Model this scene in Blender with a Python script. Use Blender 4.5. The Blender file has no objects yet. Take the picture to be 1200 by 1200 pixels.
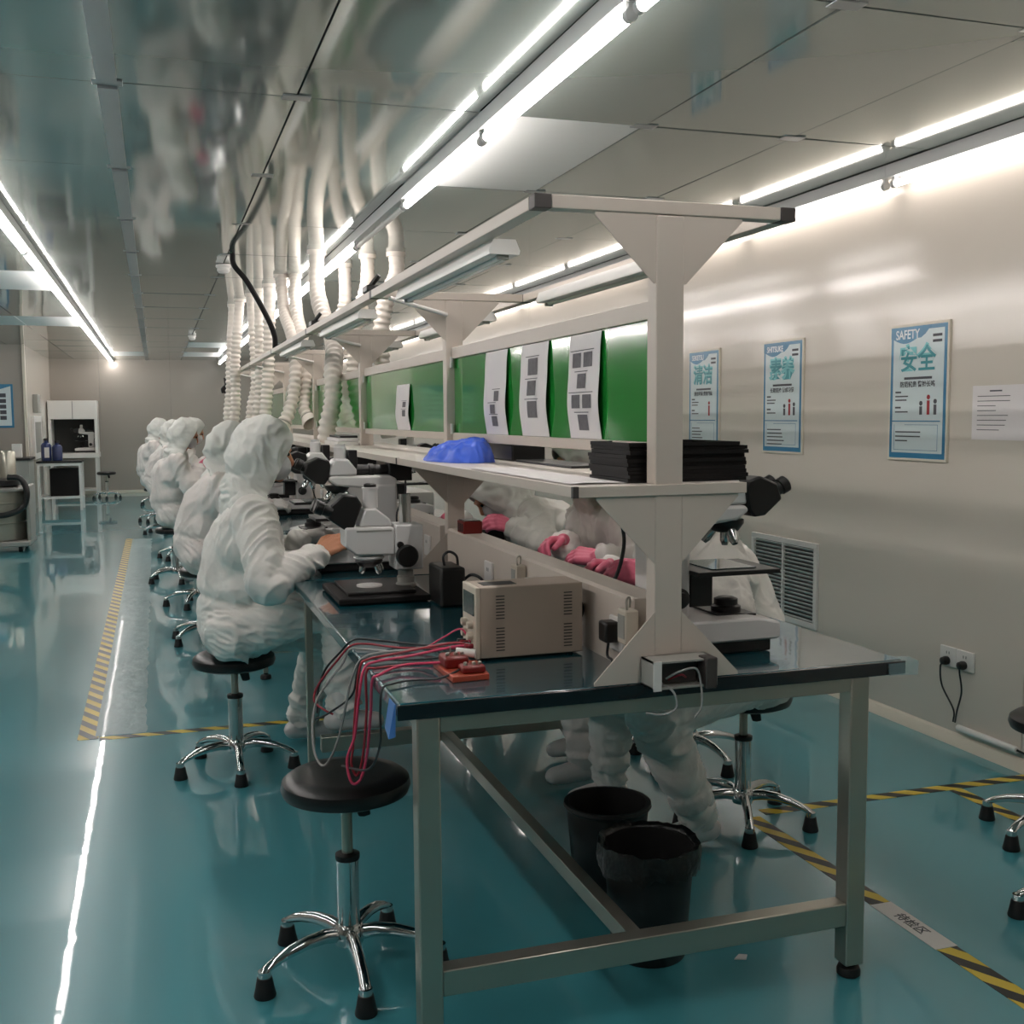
EXPOSURE = 0.64
import bpy, bmesh, math, random
import numpy as np
from mathutils import Vector, Matrix, noise, Quaternion
random.seed(7)
SC = bpy.context.scene
COL = SC.collection
PI = math.pi
V = Vector

# ------------------------------------------------------------------ materials
def lin(c):
    return tuple(((x / 255) / 12.92 if x / 255 <= .04045 else ((x / 255 + .055) / 1.055) ** 2.4) for x in c) + (1,)

def mat(name, rgb, rough=.5, metal=0, spec=.5, coat=0, coat_rough=.05, emit=0, emit_rgb=None,
        bump=0, bscale=40, vary=0, vscale=6, alpha=1, trans=0, sheen=0, stretch=None, detail=3):
    m = bpy.data.materials.new(name)
    m.use_nodes = True
    nt = m.node_tree
    b = nt.nodes['Principled BSDF']
    b.inputs['Base Color'].default_value = lin(rgb)
    b.inputs['Roughness'].default_value = rough
    b.inputs['Metallic'].default_value = metal
    b.inputs['Specular IOR Level'].default_value = spec
    b.inputs['Coat Weight'].default_value = coat
    b.inputs['Coat Roughness'].default_value = coat_rough
    b.inputs['Alpha'].default_value = alpha
    b.inputs['Transmission Weight'].default_value = trans
    b.inputs['Sheen Weight'].default_value = sheen
    if emit:
        b.inputs['Emission Color'].default_value = lin(emit_rgb or rgb)
        b.inputs['Emission Strength'].default_value = emit
    tc = None
    if bump or vary:
        tc = nt.nodes.new('ShaderNodeTexCoord')
        mp = nt.nodes.new('ShaderNodeMapping')
        nt.links.new(tc.outputs['Object'], mp.inputs['Vector'])
        if stretch:
            mp.inputs['Scale'].default_value = stretch
    if bump:
        n = nt.nodes.new('ShaderNodeTexNoise')
        n.inputs['Scale'].default_value = bscale
        n.inputs['Detail'].default_value = detail
        nt.links.new(mp.outputs['Vector'], n.inputs['Vector'])
        bp = nt.nodes.new('ShaderNodeBump')
        bp.inputs['Strength'].default_value = bump
        bp.inputs['Distance'].default_value = .02
        nt.links.new(n.outputs['Fac'], bp.inputs['Height'])
        nt.links.new(bp.outputs['Normal'], b.inputs['Normal'])
        if coat:
            nt.links.new(bp.outputs['Normal'], b.inputs['Coat Normal'])
    if vary:
        n2 = nt.nodes.new('ShaderNodeTexNoise')
        n2.inputs['Scale'].default_value = vscale
        n2.inputs['Detail'].default_value = 4
        nt.links.new(mp.outputs['Vector'], n2.inputs['Vector'])
        mx = nt.nodes.new('ShaderNodeMix')
        mx.data_type = 'RGBA'
        c = lin(rgb)
        mx.inputs[6].default_value = tuple(x * (1 - vary) for x in c[:3]) + (1,)
        mx.inputs[7].default_value = tuple(min(1, x * (1 + vary)) for x in c[:3]) + (1,)
        nt.links.new(n2.outputs['Fac'], mx.inputs[0])
        nt.links.new(mx.outputs[2], b.inputs['Base Color'])
    return m

def stripes_mat(name, pitch, axis, kx=1, ky=1):
    """diagonal yellow and black hazard stripes, in object coordinates"""
    m = mat(name, (200, 180, 40), .35)
    nt = m.node_tree
    b = nt.nodes['Principled BSDF']
    tc = nt.nodes.new('ShaderNodeTexCoord')
    sx = nt.nodes.new('ShaderNodeSeparateXYZ')
    nt.links.new(tc.outputs['Object'], sx.inputs[0])
    a = nt.nodes.new('ShaderNodeMath'); a.operation = axis
    for q, kk in ((0, kx), (1, ky)):
        ml = nt.nodes.new('ShaderNodeMath'); ml.operation = 'MULTIPLY'; ml.inputs[1].default_value = kk
        nt.links.new(sx.outputs[q], ml.inputs[0]); nt.links.new(ml.outputs[0], a.inputs[q])
    d = nt.nodes.new('ShaderNodeMath'); d.operation = 'DIVIDE'; d.inputs[1].default_value = pitch
    nt.links.new(a.outputs[0], d.inputs[0])
    f = nt.nodes.new('ShaderNodeMath'); f.operation = 'FRACT'
    nt.links.new(d.outputs[0], f.inputs[0])
    g = nt.nodes.new('ShaderNodeMath'); g.operation = 'GREATER_THAN'; g.inputs[1].default_value = .5
    nt.links.new(f.outputs[0], g.inputs[0])
    mx = nt.nodes.new('ShaderNodeMix'); mx.data_type = 'RGBA'
    mx.inputs[6].default_value = lin((205, 182, 60)); mx.inputs[7].default_value = lin((28, 30, 30))
    nt.links.new(g.outputs[0], mx.inputs[0]); nt.links.new(mx.outputs[2], b.inputs['Base Color'])
    return m

M = dict(
    floor=mat('teal epoxy floor', (66, 144, 154), .3, coat=1, coat_rough=.03, bump=.035, bscale=3.2, vary=.08, vscale=.7),
    ceiling=mat('ceiling steel panel', (152, 161, 156), .075, metal=.55, bump=.035, bscale=1.3, detail=1),
    seam=mat('dark seam', (45, 48, 48), .6),
    alu=mat('aluminium strip', (150, 156, 158), .3, metal=.8),
    hepa=mat('white filter panel', (214, 216, 214), .5),
    wall=mat('white wall panel', (212, 205, 194), .13, spec=.5, bump=.01, bscale=1.5, detail=1),
    wallgrey=mat('grey wall panel', (158, 152, 143), .3, bump=.01, bscale=1.5, detail=1),
    trimw=mat('white trim', (214, 208, 192), .35),
    tube=mat('lit tube', (255, 255, 255), .4, emit=26, emit_rgb=(255, 246, 242)),
    tube_weak=mat('lit tube by the wall', (255, 255, 255), .4, emit=5.6, emit_rgb=(255, 244, 238)),
    housing=mat('lamp housing', (205, 207, 206), .35),
    tubeoff=mat('unlit tube', (215, 218, 216), .25),
    frame=mat('ivory steel frame', (198, 188, 177), .42, vary=.03),
    cap=mat('dark grey cap', (62, 58, 56), .5),
    shelf=mat('pale shelf board', (208, 200, 192), .4, vary=.04),
    steel=mat('stainless steel', (172, 170, 158), .3, metal=.8, bump=.02, bscale=60, stretch=(1, 1, 12)),
    chrome=mat('chrome', (205, 208, 208), .1, metal=1),
    top=mat('dark teal bench mat', (14, 70, 80), .22, coat=1, coat_rough=.05, bump=.05, bscale=5, vary=.15),
    film=mat('clear plastic film', (170, 205, 210), .3, alpha=.3, bump=.3, bscale=14),
    floorfilm=mat('milky floor film', (150, 180, 182), .3, alpha=.75, bump=.35, bscale=9),
    edge=mat('black table edge', (10, 20, 26), .18, coat=.6),
    rubber=mat('black rubber', (17, 18, 19), .55),
    black=mat('black plastic', (20, 19, 19), .38),
    blackmat=mat('matt black', (17, 15, 15), .6, spec=.25),
    vinyl=mat('black vinyl', (19, 18, 18), .34, bump=.02, bscale=120),
    green=mat('green plastic sheet', (32, 134, 50), .12, coat=.7, coat_rough=.06, bump=.03, bscale=3, detail=1),
    paper=mat('white paper', (222, 218, 218), .55),
    print=mat('grey print', (96, 94, 98), .7, vary=.5, vscale=70),
    ink=mat('dark ink', (70, 74, 80), .7),
    red_ink=mat('red ink', (150, 40, 46), .7),
    white=mat('white enamel', (226, 224, 220), .32),
    mwhite=mat('microscope white', (216, 214, 212), .28),
    beige=mat('beige powder coat', (170, 156, 142), .45, vary=.03),
    beige2=mat('beige front plastic', (194, 184, 168), .45),
    darkgreen=mat('dark display', (20, 42, 38), .2),
    red=mat('red plastic', (118, 26, 22), .35, vary=.15),
    orange=mat('orange red board', (170, 72, 50), .45, vary=.1),
    suit=mat('white coverall cloth', (234, 231, 225), .62, sheen=.15, bump=.15, bscale=22, vary=.04, vscale=9),
    suit2=mat('white coverall cloth pinkish', (236, 229, 224), .62, sheen=.15, bump=.15, bscale=22, vary=.04, vscale=9),
    hood=mat('white hood cloth', (224, 225, 219), .62, sheen=.15, bump=.18, bscale=22, vary=.05, vscale=9),
    skin=mat('skin', (190, 132, 100), .5),
    eye=mat('eye', (30, 24, 22), .2),
    pink=mat('pink rubber glove', (226, 112, 138), .4, bump=.1, bscale=60),
    yellow=mat('tan glove cuff', (190, 150, 70), .5),
    whiteglove=mat('white glove', (216, 214, 210), .6, bump=.15, bscale=50),
    mask=mat('white face mask', (222, 222, 222), .7),
    duct=mat('white duct fabric', (232, 224, 214), .5),
    blue=mat('blue cloth', (54, 96, 214), .45, bump=.1, bscale=20),
    bluefilm=mat('blue tape', (70, 122, 190), .3),
    bluejug=mat('blue plastic', (28, 46, 92), .35),
    violet=mat('violet plastic ring', (84, 70, 130), .3),
    wire_pink=mat('pink wire', (206, 64, 100), .4),
    wire_red=mat('red wire', (150, 36, 50), .4),
    wire_black=mat('black wire', (24, 26, 30), .4),
    wire_grey=mat('grey wire', (150, 150, 148), .35),
    wire_yellow=mat('yellow cord', (176, 158, 60), .5),
    glass=mat('glass plate', (120, 150, 150), .05, trans=.7),
    poster_blue=mat('poster blue', (48, 120, 158), .3),
    poster_pale=mat('poster pale', (206, 220, 222), .3),
    poster_teal=mat('poster teal lettering', (46, 140, 150), .4),
    poster_light_teal=mat('poster light teal lettering', (120, 196, 200), .4),  # lighter teal print, offset behind the large characters
    poster_white=mat('poster white lettering', (232, 238, 240), .4),
    bin=mat('black bin plastic', (20, 20, 20), .5),
    bag=mat('black bin bag', (14, 14, 14), .3, bump=.4, bscale=25),
    label=mat('white floor label', (206, 206, 202), .4),
    tape_x=stripes_mat('hazard tape', .15, 'ADD', 1, 1.3),
    tape_y=stripes_mat('hazard tape along the aisle', .17, 'ADD', 1.9, 1),
    dark=mat('dark interior', (52, 52, 50), .6),
    greyp=mat('grey plastic', (150, 150, 144), .4),
    brass=mat('metal clip', (170, 166, 156), .3, metal=.8),
)

# ------------------------------------------------------------------ mesh builder
def frame_of(d):
    d = V(d).normalized()
    a = V((0, 0, 1)) if abs(d.z) < .95 else V((1, 0, 0))
    u = a.cross(d).normalized()
    return u, d.cross(u).normalized(), d

class MB:
    def __init__(s):
        s.bm = bmesh.new(); s.mi = 0
    def _f(s, vs):
        try:
            f = s.bm.faces.new(vs); f.material_index = s.mi; f.smooth = True
            return f
        except ValueError:
            return None
    def hexa(s, p):
        v = [s.bm.verts.new(q) for q in p]
        for q in ((0, 3, 2, 1), (4, 5, 6, 7), (0, 1, 5, 4), (1, 2, 6, 5), (2, 3, 7, 6), (3, 0, 4, 7)):
            s._f([v[i] for i in q])
        return s
    def box(s, x0, x1, y0, y1, z0, z1, m=None):
        p = [V((x0, y0, z0)), V((x1, y0, z0)), V((x1, y1, z0)), V((x0, y1, z0)),
             V((x0, y0, z1)), V((x1, y0, z1)), V((x1, y1, z1)), V((x0, y1, z1))]
        if m is not None:
            p = [m @ q for q in p]
        return s.hexa(p)
    def ring(s, c, u, v, r, n, r2=None):
        r2 = r if r2 is None else r2
        return [s.bm.verts.new(V(c) + u * (r * math.cos(2 * PI * i / n)) + v * (r2 * math.sin(2 * PI * i / n))) for i in range(n)]
    def skin(s, a, b):
        n = len(a)
        for i in range(n):
            s._f([a[i], a[(i + 1) % n], b[(i + 1) % n], b[i]])
    def cyl(s, p0, p1, r0, r1=None, n=18):
        r1 = r0 if r1 is None else r1
        p0, p1 = V(p0), V(p1)
        u, v, d = frame_of(p1 - p0)
        a = s.ring(p0, u, v, r0, n); b = s.ring(p1, u, v, r1, n)
        s.skin(a, b); s._f(a[::-1]); s._f(b)
        return s
    def lathe(s, prof, loc=(0, 0, 0), axis=(0, 0, 1), n=28, cap=True):
        u, v, d = frame_of(axis)
        loc = V(loc); prev = None; first = None
        for r, z in prof:
            cur = s.ring(loc + d * z, u, v, max(r, .0004), n)
            if prev: s.skin(prev, cur)
            else: first = cur
            prev = cur
        if cap:
            s._f(first[::-1]); s._f(prev)
        return s
    def prism(s, pts, ax, d0, d1):
        """pts: polygon in the two other axes; ax 0/1/2 = extrusion axis"""
        def mk(p, d):
            q = list(p); q.insert(ax, d); return V(q)
        a = [s.bm.verts.new(mk(p, d0)) for p in pts]
        b = [s.bm.verts.new(mk(p, d1)) for p in pts]
        s.skin(a, b); s._f(a[::-1]); s._f(b)
        return s
    def tube(s, pts, r, n=8, cap=True):
        pts = [V(p) for p in pts]
        k = len(pts)
        rr = r if isinstance(r, (list, tuple)) else [r] * k
        t = [(pts[min(i + 1, k - 1)] - pts[max(i - 1, 0)]).normalized() for i in range(k)]
        u, v, _ = frame_of(t[0])
        prev = None; first = None
        for i in range(k):
            if i:
                ax = t[i - 1].cross(t[i])
                if ax.length > 1e-6:
                    q = Quaternion(ax.normalized(), t[i - 1].angle(t[i]))
                    u = q @ u; v = q @ v
            cur = s.ring(pts[i], u, v, rr[i], n)
            if prev: s.skin(prev, cur)
            else: first = cur
            prev = cur
        if cap:
            s._f(first[::-1]); s._f(prev)
        return s
    def ell(s, c, r, rot=None, sub=3):
        m = Matrix.Translation(V(c)) @ (rot.to_4x4() if rot else Matrix.Identity(4)) @ Matrix.Diagonal((r[0], r[1], r[2], 1))
        g = bmesh.ops.create_icosphere(s.bm, subdivisions=sub, radius=1, matrix=m)
        for v in g['verts']:
            for f in v.link_faces:
                f.material_index = s.mi; f.smooth = True
        return s
    def caps(s, p0, r0, p1, r1=None, n=14):
        r1 = r0 if r1 is None else r1
        p0, p1 = V(p0), V(p1)
        d = p1 - p0
        if d.length < 1e-6: d = V((0, 0, 1e-3))
        u, v, d = frame_of(d)
        prev = None
        seq = [(p0, r0, a) for a in (-80, -55, -28, 0)] + [(p1, r1, a) for a in (0, 28, 55, 80)]
        first = None
        for p, r, a in seq:
            a = math.radians(a)
            cur = s.ring(p + d * (r * math.sin(a)), u, v, r * math.cos(a), n)
            if prev: s.skin(prev, cur)
            else: first = cur
            prev = cur
        s._f(first[::-1]); s._f(prev)
        return s
    def build(s, name, m, parent=None, bevel=0, ang=38, kind=None, local=False, seg=2):
        bmesh.ops.recalc_face_normals(s.bm, faces=s.bm.faces[:])
        if parent is not None and not local:
            mw = world_of(parent)
            s.bm.transform(mw.inverted())
        me = bpy.data.meshes.new(name)
        s.bm.to_mesh(me); s.bm.free()
        return finish(name, me, m, parent, bevel, ang, kind, seg)

def world_of(o):
    m = Matrix.LocRotScale(o.location, o.rotation_euler, o.scale)
    return world_of(o.parent) @ m if o.parent else m

def finish(name, me, m, parent=None, bevel=0, ang=38, kind=None, seg=2):
    for mm in (m if isinstance(m, (list, tuple)) else [m]):
        me.materials.append(mm)
    me.set_sharp_from_angle(angle=math.radians(ang))
    o = bpy.data.objects.new(name, me); COL.objects.link(o)
    if parent is not None: o.parent = parent
    if bevel:
        b = o.modifiers.new('bevel', 'BEVEL'); b.width = bevel; b.segments = seg
        b.limit_method = 'ANGLE'; b.angle_limit = math.radians(40); b.harden_normals = False
    if kind: o['kind'] = kind
    return o

def tag(o, label, cat, group=None):
    o['label'] = label; o['category'] = cat
    if group: o['group'] = group
    return o

def thing(name, label, cat, loc=(0, 0, 0), rz=0, group=None):
    o = bpy.data.objects.new(name, None); COL.objects.link(o)
    o.empty_display_size = .1
    o.location = loc; o.rotation_euler = (0, 0, rz)
    return tag(o, label, cat, group)

def one(name, mb, m, label, cat, group=None, loc=None, **k):
    """a thing that is one mesh, with its origin at loc"""
    if loc is not None:
        mb.bm.transform(Matrix.Translation(-V(loc)))
    o = mb.build(name, m, None, **k)
    if loc is not None: o.location = loc
    return tag(o, label, cat, group)

def dup(o, loc=None, rz=None, label=None, parent=None, cat=None, group=None):
    c = o.copy(); COL.objects.link(c)
    if parent is not None: c.parent = parent
    for ch in list(o.children): dup(ch, parent=c)
    if loc is not None: c.location = loc
    if rz is not None: c.rotation_euler = (0, 0, rz)
    if label: c['label'] = label
    if group: c['group'] = group
    return c

def spline(pts, n=8):
    """Catmull-Rom through pts"""
    P = [V(p) for p in pts]; P = [P[0] * 2 - P[1]] + P + [P[-1] * 2 - P[-2]]
    out = []
    for i in range(1, len(P) - 2):
        a, b, c, d = P[i - 1:i + 3]
        for k in range(n):
            t = k / n
            out.append(.5 * ((2 * b) + (c - a) * t + (2 * a - 5 * b + 4 * c - d) * t * t + (3 * b - a - 3 * c + d) * t ** 3))
    out.append(P[-2])
    return out

def text_mesh(name, body, size, m, parent, mtx, depth=.0006, bold=0, align='CENTER'):
    c = bpy.data.curves.new('lettering', 'FONT')
    c.body = body; c.size = size; c.align_x = align; c.align_y = 'CENTER'; c.extrude = depth
    c.offset = bold
    o = bpy.data.objects.new('lettering', c); COL.objects.link(o)
    dg = bpy.context.evaluated_depsgraph_get()
    me = bpy.data.meshes.new_from_object(o.evaluated_get(dg))
    bpy.data.objects.remove(o); bpy.data.curves.remove(c)
    me.transform(mtx)
    if parent is not None: me.transform(world_of(parent).inverted())
    me.materials.clear()
    return finish(name, me, m, parent)

ORD = ['nearest', 'second', 'third', 'fourth', 'fifth', 'sixth', 'seventh', 'eighth', 'ninth', 'tenth', 'eleventh',
       'twelfth', 'thirteenth', 'fourteenth', 'fifteenth', 'sixteenth', 'seventeenth', 'eighteenth']
def nth(i, far='camera'):
    return 'nearest to the camera' if i == 0 else ORD[i] + ' from the camera'
# ------------------------------------------------------------------ camera
cam = bpy.data.cameras.new('camera'); co = bpy.data.objects.new('camera', cam); COL.objects.link(co)
cam.sensor_width = 36; cam.sensor_fit = 'HORIZONTAL'; cam.lens = 1280 / 1200 * 36; cam.clip_start = .05
Rw = Matrix(((0.95090798, -0.03364226, 0.30763975), (-0.30939849, -0.08142066, 0.94744037), (-0.0068258, -0.99611188, -0.08783242)))
right, down, fwd = Rw.col[0], Rw.col[1], Rw.col[2]
rot = Matrix((right, -down, -fwd)).transposed()
co.matrix_world = Matrix.Translation((0, 0, 1.45)) @ rot.to_4x4()
SC.camera = co
SC.view_settings.view_transform = 'Standard'; SC.view_settings.look = 'None'
SC.view_settings.gamma = 1; SC.view_settings.exposure = EXPOSURE
SC.cycles.use_denoising = True
SC.cycles.max_bounces = 8; SC.cycles.glossy_bounces = 5; SC.cycles.diffuse_bounces = 4
SC.cycles.sample_clamp_indirect = 6
SC.cycles.caustics_reflective = False; SC.cycles.caustics_refractive = False
w = bpy.data.worlds.new('world'); SC.world = w; w.use_nodes = True
w.node_tree.nodes['Background'].inputs[0].default_value = (.02, .022, .024, 1)

# ------------------------------------------------------------------ room shell
H = 2.58; WX = 3.30; BY = 22.5; LX = -6.0; FY = -3.0
MB().box(LX, WX + .1, FY, BY + .1, -.1, 0).build('floor', M['floor'], kind='structure')
# ceiling: a dark backing and steel panels with open joints
seams_x = [LX, -5.46, -4.79, -4.12, -3.45, -2.78, -2.11, -1.44, -.78, -.117, .515, 1.19, 1.865, 2.53, 3.2, WX]
seams_y = [FY, -2.6, -1.28, .05, 1.38, 2.70, 4.03, 5.34, 6.67, 7.95, 9.24, 10.58, 11.9, 13.22, 14.55, 15.9, 17.2, 18.5, 19.85, 21.2, BY]
mb = MB(); mb.mi = 1
mb.box(LX, WX, FY, BY, H + .02, H + .06); mb.mi = 0
hepa = MB()
HEPA = {(1.19, 4.03), (-1.44, 9.24), (-2.11, 9.24), (-1.44, 13.22), (-2.11, 13.22), (-.78, 19.85), (.515, 19.85), (.515, 17.2)}
g = .004
rnd = random.Random(3)
for i in range(len(seams_x) - 1):
    for j in range(len(seams_y) - 1):
        x0, x1, y0, y1 = seams_x[i] + g, seams_x[i + 1] - g, seams_y[j] + g, seams_y[j + 1] - g
        tx, ty = rnd.uniform(-.002, .002), rnd.uniform(-.0025, .0025)
        t = hepa if (seams_x[i], seams_y[j]) in HEPA else mb
        p = [V((x0, y0, H - tx - ty)), V((x1, y0, H + tx - ty)), V((x1, y1, H + tx + ty)), V((x0, y1, H - tx + ty))]
        t.hexa(p + [q + V((0, 0, .02)) for q in p])
mb.build('ceiling', [M['ceiling'], M['seam']], kind='structure')
hepa.build('trim_1', M['hepa'], kind='structure')
mb = MB()
for k in range(len(seams_y) - 1):
    mb.box(-.15, -.085, seams_y[k] + .035, seams_y[k + 1] - .035, H - .012, H + .002)
mb.build('trim_2', M['alu'], kind='structure')
mb = MB()
for x in (-.117, .515, 1.865, 2.53):
    for y in seams_y[1:-1]:
        mb.box(x - .05, x + .05, y - .03, y + .03, H - .003, H + .002)
mb.build('trim_3', M['alu'], bevel=.002, kind='structure')
# walls
mb = MB()
for y0, y1 in ((FY, 3.483), (3.487, 9.6), (9.604, 15.8), (15.804, BY)):
    mb.box(WX, WX + .08, y0, y1, 0, H)
mb.build('wall_right', M['wall'], kind='structure')
mb = MB()
for x0, x1 in ((-2.0, -1.0), (-.997, .3), (.303, 1.5), (1.503, 2.6), (2.603, WX)):
    mb.box(x0, x1, BY, BY + .08, 0, H)
mb.build('wall_back', M['wallgrey'], kind='structure')
MB().box(LX, -1.88, 18.27, 18.37, 0, H).build('wall_left', M['wallgrey'], kind='structure')
MB().box(-1.98, -1.88, 18.372, BY, 0, H).build('wall_left_return', M['wall'], kind='structure')
MB().box(LX - .08, LX, FY, 18.27, 0, H).build('wall_left_far', M['wallgrey'], kind='structure')
MB().box(LX, WX, FY - .08, FY, 0, H).build('wall_front', M['wallgrey'], kind='structure')
MB().box(-1.905, -1.86, 18.235, 18.275, 0, H).build('trim_4', M['trimw'], bevel=.006, kind='structure')
mb = MB()
mb.prism([(WX - .035, 0), (WX, 0), (WX, .05), (WX - .012, .042), (WX - .03, .012)], 1, FY, BY)
mb.build('baseboard_right', M['trimw'], kind='structure', ang=20)
MB().box(-1.88, WX - .036, BY - .03, BY, 0, .06).build('baseboard_back', M['trimw'], bevel=.004, kind='structure')

# ------------------------------------------------------------------ ceiling lights
def batten(x, y0, y1, lit, label, group, tm='tube'):
    """slim batten light with one tube under it"""
    t = thing('ceiling_light', label, 'light', (x, (y0 + y1) / 2, H - .09), 0, group)
    L = y1 - y0
    MB().box(-.026, .026, -L / 2, L / 2, .03, .088).build('housing', M['housing'], t, bevel=.003, local=True)
    a = L / 2 - .045
    MB().cyl((0, -a, 0), (0, a, 0), .0165 if lit else .014, n=14).build('tube', M[tm] if lit else M['tubeoff'], t, local=True)
    for sgn in (-1, 1):
        MB().cyl((0, sgn * (L / 2 - .046), 0), (0, sgn * (L / 2 - .022), 0), .0185, n=14).box(-.009, .009, sgn * (L / 2 - .034) - .01, sgn * (L / 2 - .034) + .01, .008, .032).build('end_cap', M['housing'], t, local=True)
    return t
def row(x, ys, off, words, group, tm='tube', vis=0):
    for i, (a, b) in enumerate(ys):
        lit = i not in off
        lab = ('glowing batten light, ' if lit else 'unlit batten light, ') + nth(max(0, i - vis)) + ' ' + words
        if i < vis: lab = 'glowing batten light outside the picture, ' + words
        batten(x, a, b, lit, lab, group, tm)
P = 1.375
row(1.215, [(-.07 + P * k, -.07 + P * (k + 1)) for k in range(16)], {4}, 'in the ceiling row above the workbench', 'battens above the workbench', vis=1)
row(3.235, [(.2 + P * k, .2 + P * (k + 1)) for k in range(16)], set(), 'in the ceiling row along the poster wall', 'battens along the poster wall', 'tube_weak', 2)
row(-.745, [(-.72 + P * k, -.72 + P * (k + 1)) for k in range(17)], set(), 'in the ceiling row over the aisle', 'battens over the aisle', vis=5)
row(-3.45, [(-.72 + P * k, -.72 + P * (k + 1)) for k in range(13)], set(), 'in the added fill row left of the aisle', 'added fill battens left of the aisle', vis=99)  # unseen row of battens, added to lift the room's brightness

# smoke detectors
for y, lab in ((8.45, 'white ceiling smoke detector, the nearer of two beside the ducts'), (15.7, 'white ceiling smoke detector, the farther of two near the back wall')):
    t = thing('smoke_detector', lab, 'smoke detector', (.515, y, H), 0, 'smoke detectors')
    MB().lathe([(.02, 0), (.052, -.004), (.055, -.02), (.05, -.028)], n=24).build('base', M['white'], t, local=True)
    MB().lathe([(.044, -.028), (.046, -.05), (.034, -.066), (.012, -.07)], n=24).build('sensor_head', M['white'], t, local=True)

# ------------------------------------------------------------------ floor markings
def strip(name, x0, x1, y0, y1, m, z=.0012, label='', cat='floor tape', group='hazard tapes'):
    mb = MB(); n = max(2, int(max(x1 - x0, y1 - y0) / .1))
    mb.box(x0, x1, y0, y1, 0, z)
    return one(name, mb, m, label, cat, group, loc=((x0 + x1) / 2, (y0 + y1) / 2, 0))
strip('hazard_tape', -.385, -.295, 5.2, 13.9, M['tape_y'], label='long yellow and black hazard tape running down the aisle floor')
strip('hazard_tape', -.29, .95, 5.17, 5.225, M['tape_x'], label='yellow and black hazard tape crossing the aisle towards the bench')
strip('hazard_tape', 2.06, 3.262, 3.38, 3.435, M['tape_x'], label='yellow and black hazard tape running from the bench side to the poster wall')
strip('hazard_tape', 1.965, 2.03, 1.2, 2.35, M['tape_y'], label='yellow and black hazard tape below the white lettered strip, nearest the camera')
strip('hazard_tape', 1.965, 2.03, 2.64, 3.376, M['tape_y'], label='yellow and black hazard tape beyond the white lettered strip, under the right stool')
strip('hazard_tape', 2.86, 2.92, 2.3, 3.376, M['tape_y'], label='short yellow and black hazard tape leading to the stools at the right edge')
t = thing('floor_label', 'white lettered strip laid along the hazard tape on the floor', 'label', (1.998, 2.495, 0))
MB().box(1.962, 2.034, 2.352, 2.638, 0, .0014).build('strip', M['label'], t)
text_mesh('lettering', '待检区', .042, M['ink'], t, Matrix.Translation((1.998, 2.5, .0016)) @ Matrix.Rotation(-PI / 2, 4, 'Z'), .0002, .0005)
mb = MB()
rnd = random.Random(5)
pts = {}
nx, ny = 4, 172
for j in range(ny + 1):
    for i in range(nx + 1):
        e = 1 if 0 < i < nx else 0
        x = -.31 + i * .055 + (.02 * noise.noise(V((0, j * .35, 3))) if i == nx else 0)
        pts[i, j] = mb.bm.verts.new((x, 5.235 + j * .05, .0017 + (.4 + .6 * e) * .004 * abs(noise.noise(V((i * 1.7, j * .9, 0))))))
for j in range(ny):
    for i in range(nx):
        mb._f([pts[i, j], pts[i + 1, j], pts[i + 1, j + 1], pts[i, j + 1]])
one('floor_film', mb, M['floorfilm'], 'wrinkled clear film stuck down beside the long hazard tape', 'film', loc=(-.2, 8.2, 0))
mb = MB()
mb.prism([(1.42, 2.48), (1.45, 2.47), (1.465, 2.49), (1.445, 2.5)], 2, .0, .003)
one('paper_scrap', mb, M['paper'], 'tiny white paper scrap on the floor before the bench', 'scrap', loc=(1.44, 2.485, 0))
mb = MB()
mb.ell((1.245, 3.21, .012), (.022, .016, .012), sub=2)
one('foil_scrap', mb, M['chrome'], 'crumpled shiny foil scrap on the floor under the bench', 'scrap', loc=(1.245, 3.21, 0))

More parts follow.
